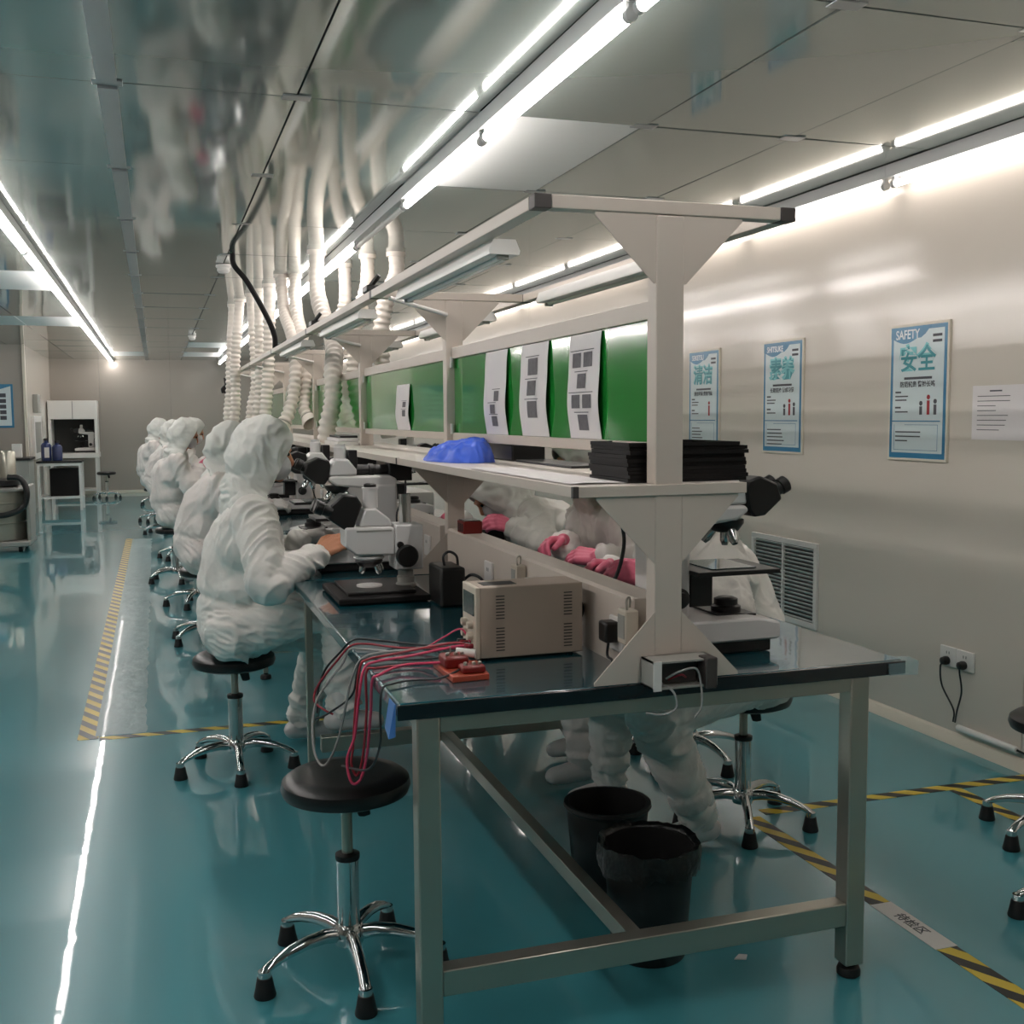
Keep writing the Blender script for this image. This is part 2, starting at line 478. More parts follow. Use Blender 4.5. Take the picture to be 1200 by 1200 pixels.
# ------------------------------------------------------------------ right wall fittings
def wallm(y, z, d=0):
    """matrix mapping local (right, up, out) to the right wall seen from the room"""
    return Matrix.Translation((WX - d, y, z)) @ Matrix(((0, 0, -1, 0), (-1, 0, 0, 0), (0, 1, 0, 0), (0, 0, 0, 1)))
def poster(y0, title, hanzi, line, label, small, fig, top2):
    W, Ht, z0 = .405, .622, 1.232
    t = thing('wall_poster', label, 'poster', (WX, y0 - W / 2, z0), 0, 'safety posters')
    def B(mb, a, b, c, d, e0, e1):
        return mb.box(a, b, c, d, e0, e1, wallm(y0, z0))
    B(MB(), 0, W, 0, Ht, 0, .012).build('backing_board', M['trimw'], t, bevel=.001)
    mb = MB(); B(mb, .012, W - .012, .012, Ht - .012, .012, .0128); mb.build('border_print', M['poster_blue'], t)
    mb = MB(); B(mb, .03, W - .03, .036, Ht - .03, .0128, .0134); mb.build('face_print', M['poster_pale'], t)
    # curved title band
    mb = MB(); pts = [(.012, Ht - .012), (.012, Ht - .062)]
    for k in range(9):
        a = k / 8
        pts.append((.03 + a * .19, Ht - .066 - .022 * math.sin(PI * min(1, a * 1.15))))
    pts += [(.25, Ht - .05), (.29, Ht - .014)]
    m4 = wallm(y0, z0)
    a = [mb.bm.verts.new(m4 @ V((p[0], p[1], .0134))) for p in pts]; b = [mb.bm.verts.new(m4 @ V((p[0], p[1], .0142))) for p in pts]
    mb.skin(a, b); mb._f(a); mb._f(b); mb.build('title_band', M['poster_blue'], t)
    text_mesh('title', title, .058 if len(title) < 7 else .044, M['poster_white'], t, wallm(y0, z0) @ Matrix.Translation((.128, Ht - .049, .0146)) @ Matrix.Diagonal((.86, 1, 1, 1)), .0003, .001)
    text_mesh('large_characters', hanzi, .125, M['poster_light_teal'], t, wallm(y0, z0) @ Matrix.Translation((W / 2 - .004, Ht - .164, .0146)), .0003, .006)
    text_mesh('large_characters', hanzi, .122, M['poster_teal'], t, wallm(y0, z0) @ Matrix.Translation((W / 2, Ht - .168, .0154)), .0003, .002)
    text_mesh('slogan', line, .029, M['ink'], t, wallm(y0, z0) @ Matrix.Translation((W / 2, Ht - .276, .0146)), .0002, .0006)
    r = random.Random(small)
    def block(name, rects):
        mb = MB()
        for q in rects: B(mb, *q, .0134, .014)
        mb.build(name, M['ink'], t)
    block('subtitle_line', [(.11, .30, Ht - .252, Ht - .241)])
    if top2: block('corner_print', [(.30, W - .045, Ht - yy - .012, Ht - yy) for yy in (.055, .08)])
    block('upper_small_print', [(.05, .05 + ww, Ht - yy - hh, Ht - yy) for (yy, ww, hh) in ((.305, .04, .008), (.325, .09, .006), (.342, .08, .006))])
    block('middle_small_print', [(.05, .05 + ww, Ht - yy - hh, Ht - yy) for (yy, ww, hh) in ((.375, .04, .008), (.396, .09, .006))])
    block('lower_small_print', [(.055, .055 + .08 + .1 * r.random(), .128 - k * .02, .134 - k * .02) for k in range(5 if small % 2 else 3)])
    mb = MB()
    B(mb, .03, W - .045, .178, .183, .0134, .0142)
    for q in ((.045, .047, .05, .165), (W - .062, W - .06, .05, .165), (.045, W - .06, .048, .05), (.12, W - .06, .163, .165)):
        B(mb, *q, .0134, .014)
    mb.build('rule_lines', M['poster_blue'], t)
    mb = MB(); cx = W - .125; cz = .255
    for dx, h_, k in ((-.05, .05, 0), (0, .085, 1), (.045, .06, 0)):
        if fig == 1 and dx: continue
        mb.mi = 1 if k else 0
        m4 = wallm(y0, z0)
        mb.box(cx + dx - .009, cx + dx + .009, cz - .045, cz - .045 + h_ * .75, .0134, .0144, m4)
        mb.cyl(m4 @ V((cx + dx, cz - .033 + h_ * .78, .0134)), m4 @ V((cx + dx, cz - .033 + h_ * .78, .0144)), .011, n=12)
    mb.build('figure_drawing', [M['ink'], M['red_ink']], t)
poster(4.368, 'SAFETY', '安全', '防范忧患 警钟长鸣', 'blue bordered SAFETY wall poster, the nearest of three in a row', 2, 3, True)
poster(5.497, 'SHITSUKE', '素养', '长期坚持 养成习惯', 'middle blue bordered poster of three on the right wall', 5, 2, True)
poster(6.408, 'SEIKETSU', '清洁', '清洁环境 贯彻到底', 'farthest of the three blue bordered posters, beside the bench post', 3, 1, True)

t = thing('paper_notice', 'white printed notice sheet taped to the wall by the SAFETY poster', 'notice', (WX, 3.67, 1.335))
MB().box(0, .308, 0, .226, 0, .002, wallm(3.823, 1.336)).build('sheet', M['paper'], t)
mb = MB()
r = random.Random(2)
for k in range(8):
    mb.box(.03, .03 + (.10 + .09 * r.random()), .18 - k * .02, .183 - k * .02, .002, .0024, wallm(3.823, 1.336))
mb.box(.10, .17, .2, .206, .002, .0024, wallm(3.823, 1.336))
mb.build('printed_lines', M['ink'], t)

# return air grille
t = thing('air_grille', 'white louvred return air grille low on the right wall', 'grille', (WX, 5.26, .305))
m4 = wallm(5.595, .305); GW, GH = .665, .462
mb = MB()
for q in ((0, GW, 0, .03), (0, GW, GH - .03, GH), (0, .03, .03, GH - .03), (GW - .03, GW, .03, GH - .03), (GW / 2 - .008, GW / 2 + .008, .03, GH - .03)):
    mb.box(q[0], q[1], q[2], q[3], 0, .016, m4)
mb.build('frame', M['white'], t, bevel=.002)
mb = MB(); mb.box(.03, GW - .03, .03, GH - .03, 0, .002, m4); mb.build('dark_backing', M['dark'], t)
mb = MB()
n = 19
for k in range(n):
    z = .04 + k * (GH - .08) / (n - 1)
    mb.hexa([m4 @ V(p) for p in ((.03, z - .007, .004), (GW - .03, z - .007, .004), (GW - .03, z - .004, .004), (.03, z - .004, .004),
                                 (.03, z + .003, .014), (GW - .03, z + .003, .014), (GW - .03, z + .007, .014), (.03, z + .007, .014))])
mb.build('louvres', M['white'], t)

# double socket, plugs, cords and conduit
t = thing('wall_socket', 'white double wall socket plate low on the right wall', 'socket', (WX, 3.865, .34))
m4 = wallm(3.97, .336)
for k in (0, 1):
    MB().box(.001 + k * .106, .104 + k * .106, 0, .088, 0, .012, m4).build('plate', M['white'], t, bevel=.004)
    mb = MB()
    for dx in (-.008, .008):
        mb.box(.052 + k * .106 + dx - .002, .052 + k * .106 + dx + .002, .055, .067, .0118, .0125, m4)
    mb.build('socket_slots', M['ink'], t)
for k, lab in enumerate(('black plug in the left half of the wall socket', 'black plug in the right half of the wall socket')):
    y = 3.97 - .052 - k * .106
    t = thing('power_plug', lab, 'plug', (WX - .012, y, .358), 0, 'plugs in the wall socket')
    MB().lathe([(.018, 0), (.02, .012), (.016, .03), (.009, .034)], (WX - .0125, y, .362), (-1, 0, 0), 20).build('plug_body', M['black'], t)
    end = V((WX - .03, 3.845, .105))
    MB().tube(spline([(WX - .038, y, .358), (WX - .04, y + (.012 if k == 0 else -.004), .33), (WX - .034, y + (.005 if k == 0 else -.012), .25), (WX - .03, (y + 3.845) / 2 - .03 * (1 - k), .16), end + V((0, .006 - .012 * k, 0))], 8), .0038, 8).build('cord', M['wire_black'], t)
t = thing('cable_conduit', 'white cable conduit along the foot of the right wall', 'conduit', (WX, 3.66, .07))
MB().cyl((WX - .016, 3.835, .082), (WX - .016, 3.49, .082), .014, n=16).build('pipe', M['white'], t)
MB().tube([(WX - .016, 3.5, .082), (WX - .016, 3.42, .078), (WX - .02, 3.2, .06), (WX - .03, 2.6, .045)], .005, 8).build('cable', M['black'], t)
# ------------------------------------------------------------------ workbenches
PITCH = 1.9; Y0 = 2.29; TZ = .825; NB = 5; CX = 1.127
def socket_plate(mb, y, z, w=.086, h=.086):
    mb.box(CX - .052, CX - .042, y - w / 2, y + w / 2, z - h / 2, z + h / 2)
    return mb
def post_parts(t, y, top_plates=True):
    mb = MB(); mb.box(CX - .035, CX + .035, y, y + .05, TZ + .002, 1.9)
    mb.build('post', M['frame'], t, bevel=.003)
    for sgn, nm in ((-1, 'upper_gusset'), (1, 'upper_gusset')):
        mb = MB(); mb.prism([(CX + sgn * .035, 1.9), (CX + sgn * .184, 1.9), (CX + sgn * .184, 1.893), (CX + sgn * .04, 1.747), (CX + sgn * .035, 1.747)], 1, y + .002, y + .006)
        mb.build(nm, M['frame'], t)
        mb = MB(); mb.prism([(CX + sgn * .035, 1.264), (CX + sgn * .182, 1.264), (CX + sgn * .182, 1.257), (CX + sgn * .035, 1.105)], 1, y + .002, y + .006)
        mb.build('shelf_gusset', M['frame'], t)
        mb = MB(); mb.prism([(CX + sgn * .035, TZ + .002), (CX + sgn * .186, TZ + .002), (CX + sgn * .186, TZ + .009), (CX + sgn * .035, .99)], 1, y + .002, y + .006)
        mb.build('foot_gusset', M['frame'], t)
def bench(k, label):
    y0 = Y0 + PITCH * k; y1 = y0 + PITCH - .008
    first = k == 0; last = k == NB - 1; framed = k < NB
    t = thing('workbench', label, 'workbench', (CX, (y0 + y1) / 2, 0), 0, None)
    MB().box(.483, 1.79, y0 + .008, y1, TZ - .034, TZ).build('tabletop', [M['top']], t, bevel=.005)
    mb = MB(); mb.box(.479, 1.794, y0, y0 + .0075, TZ - .036, TZ - .002); mb.build('edge_band', M['edge'], t, bevel=.002)
    L = .053
    lw = L if k == 0 else .028
    for x in (.522, 1.689 - lw):
        for yy in ((y0 + .003,) if not (k >= NB - 1) else (y0 + .003, y1 - L - .01)):
            mb = MB(); mb.box(x, x + lw, yy, yy + lw, .035, TZ - .036)
            l = mb.build('leg', M['steel'], t, bevel=.004)
            MB().lathe([(.012, .05), (.012, .03), (.027, .024), (.03, .016), (.03, .004), (.026, 0)], (x + lw / 2, yy + lw / 2, 0), n=20).build('foot', M['rubber'], l)
    MB().box(.575, 1.636, y0 + .006, y0 + .04, .754, TZ - .036).build('end_rail', M['steel'], t, bevel=.002)
    for x in (.528, 1.652):
        MB().box(x, x + .03, y0 + .057, y1 - .01, .757, TZ - .036).build('side_rail', M['steel'], t, bevel=.002)
    MB().box(.575, 1.636, y0 + .006, y0 + .053, .142, .203).build('stretcher', M['steel'], t, bevel=.003)
    MB().box(1.05, 1.088, y0 + .054, y1 - .004, .15, .195).build('lower_rail', M['steel'], t, bevel=.002)
    if not framed: return t
    post_parts(t, y0)
    if last: post_parts(t, y1 - .06)
    yb = y1 + .008 if not last else y1 - .01
    for x in (.80, 1.412):
        MB().box(x, x + .04, y0 + .042, yb - .002, 1.902, 1.932).build('top_beam', M['frame'], t, bevel=.002)
    for yy in ((y0, ) if not last else (y0, y1 - .06)):
        MB().box(.84, 1.412, yy, yy + .04, 1.902, 1.932).build('cross_beam', M['frame'], t, bevel=.002)
        for x in (.80, 1.412):
            MB().box(x, x + .04, yy - .001, yy + .041, 1.901, 1.933).build('corner_cap', M['cap'], t, bevel=.002)
    # shelf in two halves around the posts
    mb = MB(); mb.box(.892, 1.325, y0 + .004, yb - .004, 1.281, 1.289); mb.build('shelf_board', M['shelf'], t)
    mb = MB()
    mb.box(.889, 1.328, y0 - .004, y0 + .004, 1.264, 1.289)
    mb.box(.889, .893, y0 + .004, yb - .004, 1.264, 1.289); mb.box(1.324, 1.328, y0 + .004, yb - .004, 1.264, 1.289)
    mb.build('shelf_rim', M['frame'], t, bevel=.001)
    mb = MB(); mb.box(.886, .9, y0 - .006, y0 + .006, 1.2635, 1.2895); mb.build('shelf_cap', M['cap'], t)
    # panel rails and green sheet
    MB().box(CX - .012, CX + .012, y0 + .05, yb - .001, 1.355, 1.385).build('panel_rail', M['frame'], t, bevel=.002)
    MB().box(CX - .012, CX + .012, y0 + .05, yb - .001, 1.674, 1.718).build('panel_rail', M['frame'], t, bevel=.002)
    MB().box(CX - .002, CX + .002, y0 + .085, yb - .003, 1.385, 1.674).build('green_panel', M['green'], t)
    mb = MB()
    for z in (1.40, 1.66):
        for yy in (y0 + .055, yb - .018):
            mb.box(CX - .02, CX - .012, yy, yy + .018, z - .02, z + .02)
    mb.build('panel_clips', M['white'], t)
    # socket trunking along the middle of the bench
    mb = MB(); mb.prism([(CX - .042, TZ), (CX + .05, TZ), (CX + .05, 1.0), (CX + .042, 1.008), (CX - .034, 1.008), (CX - .042, 1.0)], 1, y0 + .1, yb - .02)
    mb.build('socket_trunking', M['frame'], t)
    MB().box(CX - .043, CX + .051, y0 + .097, y0 + .1, TZ + .002, 1.007).build('trunking_end_cap', M['frame'], t)
    for yy in ((.19, .62, .88, 1.3) if k == 0 else (.3, .9, 1.5)):
        pl = socket_plate(MB(), y0 + yy, .905).build('socket', M['white'], t, bevel=.003)
        mb = MB()
        for q in (-.008, .008):
            mb.box(CX - .0525, CX - .0518, y0 + yy + q - .002, y0 + yy + q + .002, .915, .927)
        mb.build('slots', M['ink'], pl)
    # strut to the next post
    MB().cyl((.85, yb - .1, 1.893), (CX - .03, yb + (.004 if last else -.004), 1.845), .008, n=10).build('strut', M['white'], t)
    return t
BLAB = ['nearest workbench, with the beige power supply and front microscope on its dark top',
        'second workbench in the line, where the nearest worker looks into a microscope',
        'third workbench in the line, under the hanging white ducts',
        'fourth workbench in the line, behind the third seated worker',
        'fifth workbench, last with an overhead frame, towards the back wall',
        'low workbench without an overhead frame behind the framed ones',
        'last workbench of the line, nearest the back wall']
BENCH = [bench(k, BLAB[k]) for k in range(7)]

# clear film overhang at the right corner of the first bench, blue tape at the left corner
mb = MB()
for (x, y) in ((1.797, 2.285),):
    mb.hexa([V(p) for p in ((1.74, 2.284, .79), (1.825, 2.283, .786), (1.83, 2.32, .788), (1.797, 2.35, .79), (1.74, 2.2875, .818), (1.83, 2.286, .82), (1.835, 2.33, .822), (1.797, 2.36, .82))])
one('protective_film', mb, M['film'], 'loose clear protective film at the right front corner of the nearest workbench', 'film', loc=(1.8, 2.3, .8))
mb = MB()
mb.hexa([V(p) for p in ((.462, 2.31, .745), (.477, 2.306, .75), (.4775, 2.36, .762), (.466, 2.37, .757), (.4772, 2.31, .822), (.4785, 2.306, .822), (.4785, 2.36, .822), (.4772, 2.37, .822))])
one('blue_tape', mb, M['bluefilm'], 'strip of blue tape hanging off the left front corner of the nearest workbench', 'tape', loc=(.474, 2.335, .78))

# switch boxes clipped over the trunking, plugs
for y, lab in ((2.385, 'small beige switch box with a metal clip beside the front post'), (3.22, 'small beige switch box with a metal clip behind the power supply')):
    t = thing('switch_box', lab, 'switch box', (CX - .06, y, .9), 0, 'switch boxes on the trunking')
    MB().box(CX - .078, CX - .044, y - .026, y + .026, .90, .985).build('case', M['beige2'], t, bevel=.004)
    MB().box(CX - .08, CX - .0782, y - .018, y + .018, .915, .972).build('face_label', M['greyp'], t)
    MB().tube(spline([(CX - .07, y - .016, .985), (CX - .07, y - .012, 1.006), (CX - .06, y, 1.012), (CX - .05, y + .012, 1.006), (CX - .05, y + .016, .985)], 5), .003, 6).build('clip', M['brass'], t)
    mb = MB(); mb.tube([(CX - .06, y, .9), (CX - .06, y, .87), (CX - .056, y + .01, .835)], .003, 6); mb.build('cord', M['wire_black'], t)
for y, z, lab in ((2.475, .915, 'square black plug in the trunking socket nearest the front post'), (2.915, .92, 'black plug in the trunking socket just behind the power supply')):
    t = thing('power_plug', lab, 'plug', (CX - .055, y, z), 0, 'plugs in the bench trunking')
    MB().box(CX - .092, CX - .053, y - .024, y + .024, z - .026, z + .026).build('plug_body', M['black'], t, bevel=.006)
    MB().tube(spline([(CX - .075, y - .004, z - .026), (CX - .078, y - .004, z - .06), (CX - .072, y - .02, TZ + .02), (CX - .09, y - .06, TZ + .005)], 6), .0035, 6).build('cord', M['wire_black'], t)

# open junction box screwed to the foot of the front post
t = thing('junction_box', 'open grey junction box with wires, fixed to the foot of the front post', 'junction box', (CX, 2.26, .822))
mb = MB()
a, b, c, d, f, g_ = 1.055, 1.216, 2.215, 2.286, .826, .89
mb.box(a, a + .004, c, d, f, g_); mb.box(b - .004, b, c, d, f, g_)
mb.box(a, b, c, d, g_ - .004, g_); mb.box(a, b, c, d, f, f + .004); mb.box(a, b, d - .003, d, f, g_)
mb.build('housing', M['greyp'], t)
mb = MB(); mb.box(a - .002, a + .018, c - .003, c, f - .002, g_ + .002); mb.build('side_flange', M['white'], t)
mb = MB(); mb.box(b - .035, b - .006, c - .012, c + .03, f - .004, g_ + .004); mb.build('terminal_cover', M['cap'], t, bevel=.003)
mb = MB(); mb.box(a + .02, b - .04, c + .03, d - .004, f + .006, g_ - .008); mb.build('terminal_strip', M['cap'], t)
for p, m in (([(a + .04, c + .02, f + .02), (a + .06, c - .004, f + .04), (a + .1, c - .004, f + .045), (b - .045, c, f + .02), (b - .045, c - .01, f - .04), (b - .06, c - .005, f - .07)], 'wire_grey'),
             ([(a + .03, c + .03, f + .01), (a + .045, c - .008, f - .005), (a + .05, c - .012, f - .04), (a + .02, c - .008, f - .055), (a - .02, c + .0, f - .05)], 'wire_grey'),
             ([(a + .05, c + .03, f + .015), (a + .07, c + .005, f + .03), (a + .09, c + .02, f + .02)], 'wire_red')):
    MB().tube(spline(p, 8), .0026, 6).build('wire', M[m], t)

# unlit hoods under the top beams
def hood_lamp(x, y0, y1, label):
    t = thing('task_light', label, 'lamp', (x, (y0 + y1) / 2, 1.87), 0, 'unlit lamps under the bench frame')
    mb = MB(); mb.prism([(x - .03, 1.9005), (x + .03, 1.9005), (x + .042, 1.872), (x + .04, 1.862), (x - .04, 1.862), (x - .042, 1.872)], 1, y0, y1)
    mb.build('reflector', M['white'], t)
    MB().cyl((x, y0 + .03, 1.86), (x, y1 - .03, 1.86), .009, n=12).build('tube', M['tubeoff'], t)
    for yy in (y0 + .012, y1 - .03):
        MB().box(x - .016, x + .016, yy, yy + .012, 1.85, 1.864).build('lamp_holder', M['greyp'], t, bevel=.002)
for k in range(3):
    hood_lamp(.865, Y0 + PITCH * k + .42, Y0 + PITCH * k + 1.56, 'unlit white lamp hood under the left top beam of the ' + ['nearest', 'second', 'third'][k] + ' workbench')
    hood_lamp(1.39, Y0 + PITCH * k + .42, Y0 + PITCH * k + 1.56, 'unlit white lamp hood under the right top beam of the ' + ['nearest', 'second', 'third'][k] + ' workbench')

# ------------------------------------------------------------------ printed sheets on the green panels
def sheet(y0, y1, z0, z1, pics, label):
    """a long sheet hanging in front of the panel, y0 is the far (left) edge"""
    t = thing('instruction_sheet', label, 'sheet', (CX - .02, (y0 + y1) / 2, z0), 0, 'sheets on the green panels')
    n = 16
    def off(s): return CX - .006 - .011 * math.sin(PI * s) * (1 + .3 * math.sin(7 * s))
    def pt(u, s, d=0): return V((off(s) - d, y0 + (y1 - y0) * u, z0 + (z1 - z0) * s))
    def patch(mb, u0, u1, s0, s1, d, k=6):
        a = [[mb.bm.verts.new(pt(u, s0 + (s1 - s0) * i / k, d)) for u in (u0, u1)] for i in range(k + 1)]
        for i in range(k):
            mb._f([a[i][0], a[i][1], a[i + 1][1], a[i + 1][0]])
    mb = MB()
    fr = [[mb.bm.verts.new(pt(u, i / n, d)) for u in (0, 1)] for d in (0,) for i in range(n + 1)]
    bk = [[mb.bm.verts.new(pt(u, i / n, -.0012)) for u in (0, 1)] for i in range(n + 1)]
    for i in range(n):
        mb._f([fr[i][0], fr[i][1], fr[i + 1][1], fr[i + 1][0]]); mb._f([bk[i][1], bk[i][0], bk[i + 1][0], bk[i + 1][1]])
        mb._f([fr[i][0], fr[i + 1][0], bk[i + 1][0], bk[i][0]]); mb._f([fr[i][1], bk[i][1], bk[i + 1][1], fr[i + 1][1]])
    mb._f([fr[0][0], bk[0][0], bk[0][1], fr[0][1]]); mb._f([fr[n][0], fr[n][1], bk[n][1], bk[n][0]])
    mb.build('paper', M['paper'], t)
    mb = MB()
    for u0, u1, s0, s1 in pics: patch(mb, u0, u1, s0, s1, .0012)
    mb.build('printed_pictures', M['print'], t)
    mb = MB()
    for u0, u1, s0, s1 in pics:
        patch(mb, max(.06, u0 - .1), min(.9, u1 + .05), s1 + .018, s1 + .026, .0012, 1)
    mb.build('printed_captions', M['ink'], t)
sheet(3.735, 3.487, 1.386, 1.672, [(.5, .72, .40, .52), (.32, .55, .25, .36), (.36, .62, .1, .22)], 'leftmost printed instruction sheet on the nearest green panel')
sheet(3.335, 3.085, 1.386, 1.672, [(.3, .66, .66, .84), (.3, .62, .44, .6), (.32, .68, .2, .38)], 'middle printed instruction sheet on the nearest green panel')
sheet(2.905, 2.68, 1.386, 1.672, [(.14, .42, .68, .82), (.5, .78, .68, .82), (.32, .6, .48, .62), (.16, .44, .29, .42), (.52, .8, .29, .42), (.34, .66, .08, .23)], 'rightmost printed instruction sheet on the nearest green panel')
sheet(5.24, 4.96, 1.386, 1.60, [(.55, .8, .5, .62), (.55, .8, .3, .44)], 'single printed sheet on the second green panel')

# ------------------------------------------------------------------ items on the shelf
rnd = random.Random(11)
z = 1.2895
for k in range(10):
    th = .0095
    dx, dy = rnd.uniform(-.005, .005), rnd.uniform(-.006, .006)
    mb = MB(); x0, x1, y0, y1 = 1.055 + dx, 1.37 + dx, 2.36 + dy, 2.60 + dy
    if k == 9: x1 -= .02
    mb.box(x0, x1, y0, y1, z, z + .002)
    for q in ((x0, x1, y0, y0 + .006), (x0, x1, y1 - .006, y1), (x0, x0 + .006, y0 + .006, y1 - .006), (x1 - .006, x1, y0 + .006, y1 - .006)):
        mb.box(*q, z + .002, z + th - .0004)
    lab = 'flat black tray stacked on the shelf by the front post, ' + (['lowest'] + [ORD[i] + ' from the bottom' for i in range(1, 9)] + ['topmost'])[k]
    # the tray wall round the post: the stack sits behind it
    one('stacked_tray', mb, M['blackmat'], lab, 'tray', 'black trays on the shelf', loc=((x0 + x1) / 2, (y0 + y1) / 2, z))
    z += th
# white sheet lying on the shelf
mb = MB()
n = 10
g0 = {}
for i in range(n + 1):
    for j in range(5):
        g0[i, j] = (.905 + j * .036, 2.36 + i * .085, 1.2902 + .004 * abs(noise.noise(V((i * .6, j * .7, 2)))))
a = {k: mb.bm.verts.new(p) for k, p in g0.items()}
b = {k: mb.bm.verts.new((p[0], p[1], p[2] + .0012)) for k, p in g0.items()}
for i in range(n):
    for j in range(4):
        mb._f([b[i, j], b[i + 1, j], b[i + 1, j + 1], b[i, j + 1]]); mb._f([a[i, j], a[i, j + 1], a[i + 1, j + 1], a[i + 1, j]])
one('paper_sheet', mb, M['paper'], 'large white paper sheet lying along the front of the shelf', 'paper', loc=(.98, 2.8, 1.29))
mb = MB(); mb.box(1.19, 1.315, 3.08, 3.62, 1.2895, 1.2975)
one('flat_board', mb, M['black'], 'thin black board lying on the right side of the shelf', 'board', loc=(1.25, 3.35, 1.2895), bevel=.002)
# black boxy monitor behind the cloth
t = thing('black_case', 'black case on the far side of the shelf behind the blue cloth', 'case', (1.26, 3.93, 1.2895))
MB().box(1.19, 1.315, 3.66, 4.16, 1.2895, 1.35).build('body', M['black'], t, bevel=.006)
MB().box(1.21, 1.30, 3.68, 4.14, 1.35, 1.356).build('lid', M['blackmat'], t, bevel=.002)
# folded blue cloth
def heap(cx, cy, z0, sx, sy, hz, seed):
    """loosely folded cloth: thin fold on the left, crumpled rolls on the right"""
    mb = MB(); n = 110; m_ = 44
    vs = {}
    for j in range(m_ + 1):
        q = j / m_
        for i in range(n):
            th = 2 * PI * i / n
            r = (1 - q) ** .5
            dx, dy = math.cos(th), math.sin(th)
            px, py = dx * r, dy * r
            ramp = .38 + .62 / (1 + math.exp(-4.5 * (px * .9 - py * .2 + .25)))
            f1 = 1 - 2 * abs(noise.noise(V((px * 1.2 + py * 1.9 + seed, py * .8 - px * .5, seed))))
            f2 = 1 - 2 * abs(noise.noise(V((px * 2.2 + seed, py * 3.2 + px * 1.5, seed + 4))))
            k = 1 + .13 * noise.noise(V((dx * 2, dy * 2, seed))) + .05 * noise.noise(V((dx * 7, dy * 7, q * 6)))
            h = min(1, (1 - r ** 5) * 1.25) * ramp
            f3 = 1 - 2.4 * abs(noise.noise(V((px * 1.6 - py * 2 + f1 * .5, py * 4 + px * 2, seed + 8))))
            zz = z0 + hz * h * (.78 + .22 * f1) + (.009 * f2 + .008 * max(0, f3)) * min(1, h * 2.2) + .004
            if j == 0: zz = z0
            vs[j, i] = mb.bm.verts.new((cx + sx * px * k, cy + sy * py * k, max(z0, zz)))
    for j in range(m_):
        for i in range(n):
            mb._f([vs[j, i], vs[j, (i + 1) % n], vs[j + 1, (i + 1) % n], vs[j + 1, i]])
    mb._f([vs[0, i] for i in range(n)][::-1]); mb._f([vs[m_, i] for i in range(n)])
    return mb
one('blue_cloth', heap(1.035, 3.8, 1.29, .115, .23, .072, 4.2), M['blue'], 'crumpled bright blue cloth lying on the shelf', 'cloth', loc=(1.035, 3.8, 1.29), ang=80)
# paper stack on the second shelf
zz = 1.2895
for k, (hh, lab, mm) in enumerate(((.022, 'white box lid at the bottom of the pile on the second shelf', 'white'), (.018, 'white flat box in the middle of the pile on the second shelf', 'paper'), (.012, 'dark flat tray on top of the pile on the second shelf', 'black'))):
    mb = MB(); mb.box(.965 + .01 * k, 1.085, 6.12 + .02 * k, 6.62 - .03 * k, zz, zz + hh)
    one('flat_box', mb, M[mm], lab, 'box', 'pile on the second shelf', loc=(1.03, 6.4, zz), bevel=.002)
    zz += hh + .001
# ------------------------------------------------------------------ bench-top things
T = TZ
def power_supply():
    x0, x1, y0, y1, z0, z1 = .757, 1.049, 2.636, 2.76, T + .006, 1.015
    t = thing('power_supply', 'beige bench power supply with slotted side on the nearest workbench', 'power supply', ((x0 + x1) / 2, (y0 + y1) / 2, T))
    MB().box(x0 + .012, x1, y0, y1, z0, z1).build('case', M['beige'], t, bevel=.003)
    p = MB().box(x0, x0 + .012, y0 - .001, y1 + .001, z0 - .001, z1 + .001).build('front_panel', M['beige2'], t, bevel=.003)
    MB().box(x0 - .002, x0, y0 + .014, y1 - .014, z1 - .075, z1 - .018).build('display', M['darkgreen'], p)
    for yy, zz in ((y0 + .035, z1 - .1), (y1 - .035, z1 - .1), (y0 + .035, z1 - .128), (y1 - .035, z1 - .128)):
        MB().lathe([(.011, 0), (.0105, .012), (.009, .014)], (x0, yy, zz), (-1, 0, 0), 16).build('knob', M['beige2'], p)
    for i, (yy, mm) in enumerate(((y0 + .028, 'wire_red'), (y0 + .052, 'black'), (y0 + .076, 'wire_red'), (y0 + .1, 'black'))):
        MB().lathe([(.006, 0), (.006, .012), (.0075, .013), (.0075, .022)], (x0, yy, z0 + .03), (-1, 0, 0), 12).build('terminal', M[mm], p)
    for xx in (x0 + .055, x1 - .052):
        for g in (0, 1):
            mb = MB()
            for k in range(8):
                z = z0 + .018 + g * .083 + k * .0082
                mb.box(xx - .001, xx + .022, y0 - .0008, y0 + .001, z, z + .0028)
            mb.build('cooling_slots', M['dark'], t)
    mb = MB(); mb.box(x0 + .03, x0 + .12, y0 + .03, y0 + .085, z1, z1 + .001); mb.build('carry_recess', M['dark'], t)
    for xx in (x0 + .03, x1 - .03):
        for yy in (y0 + .02, y1 - .02):
            MB().cyl((xx, yy, T), (xx, yy, z0), .009, n=12).build('rubber_foot', M['rubber'], t)
    MB().tube(spline([(x1 - .002, y1 - .04, z0 + .12), (x1 + .025, y1 - .04, z0 + .118), (x1 + .03, y1 - .045, z0 + .09), (x1 + .012, y1 - .05, z0 + .06), (x1 - .004, y1 - .05, z0 + .05)], 6), .0055, 8).build('mains_cord', M['black'], t)
power_supply()

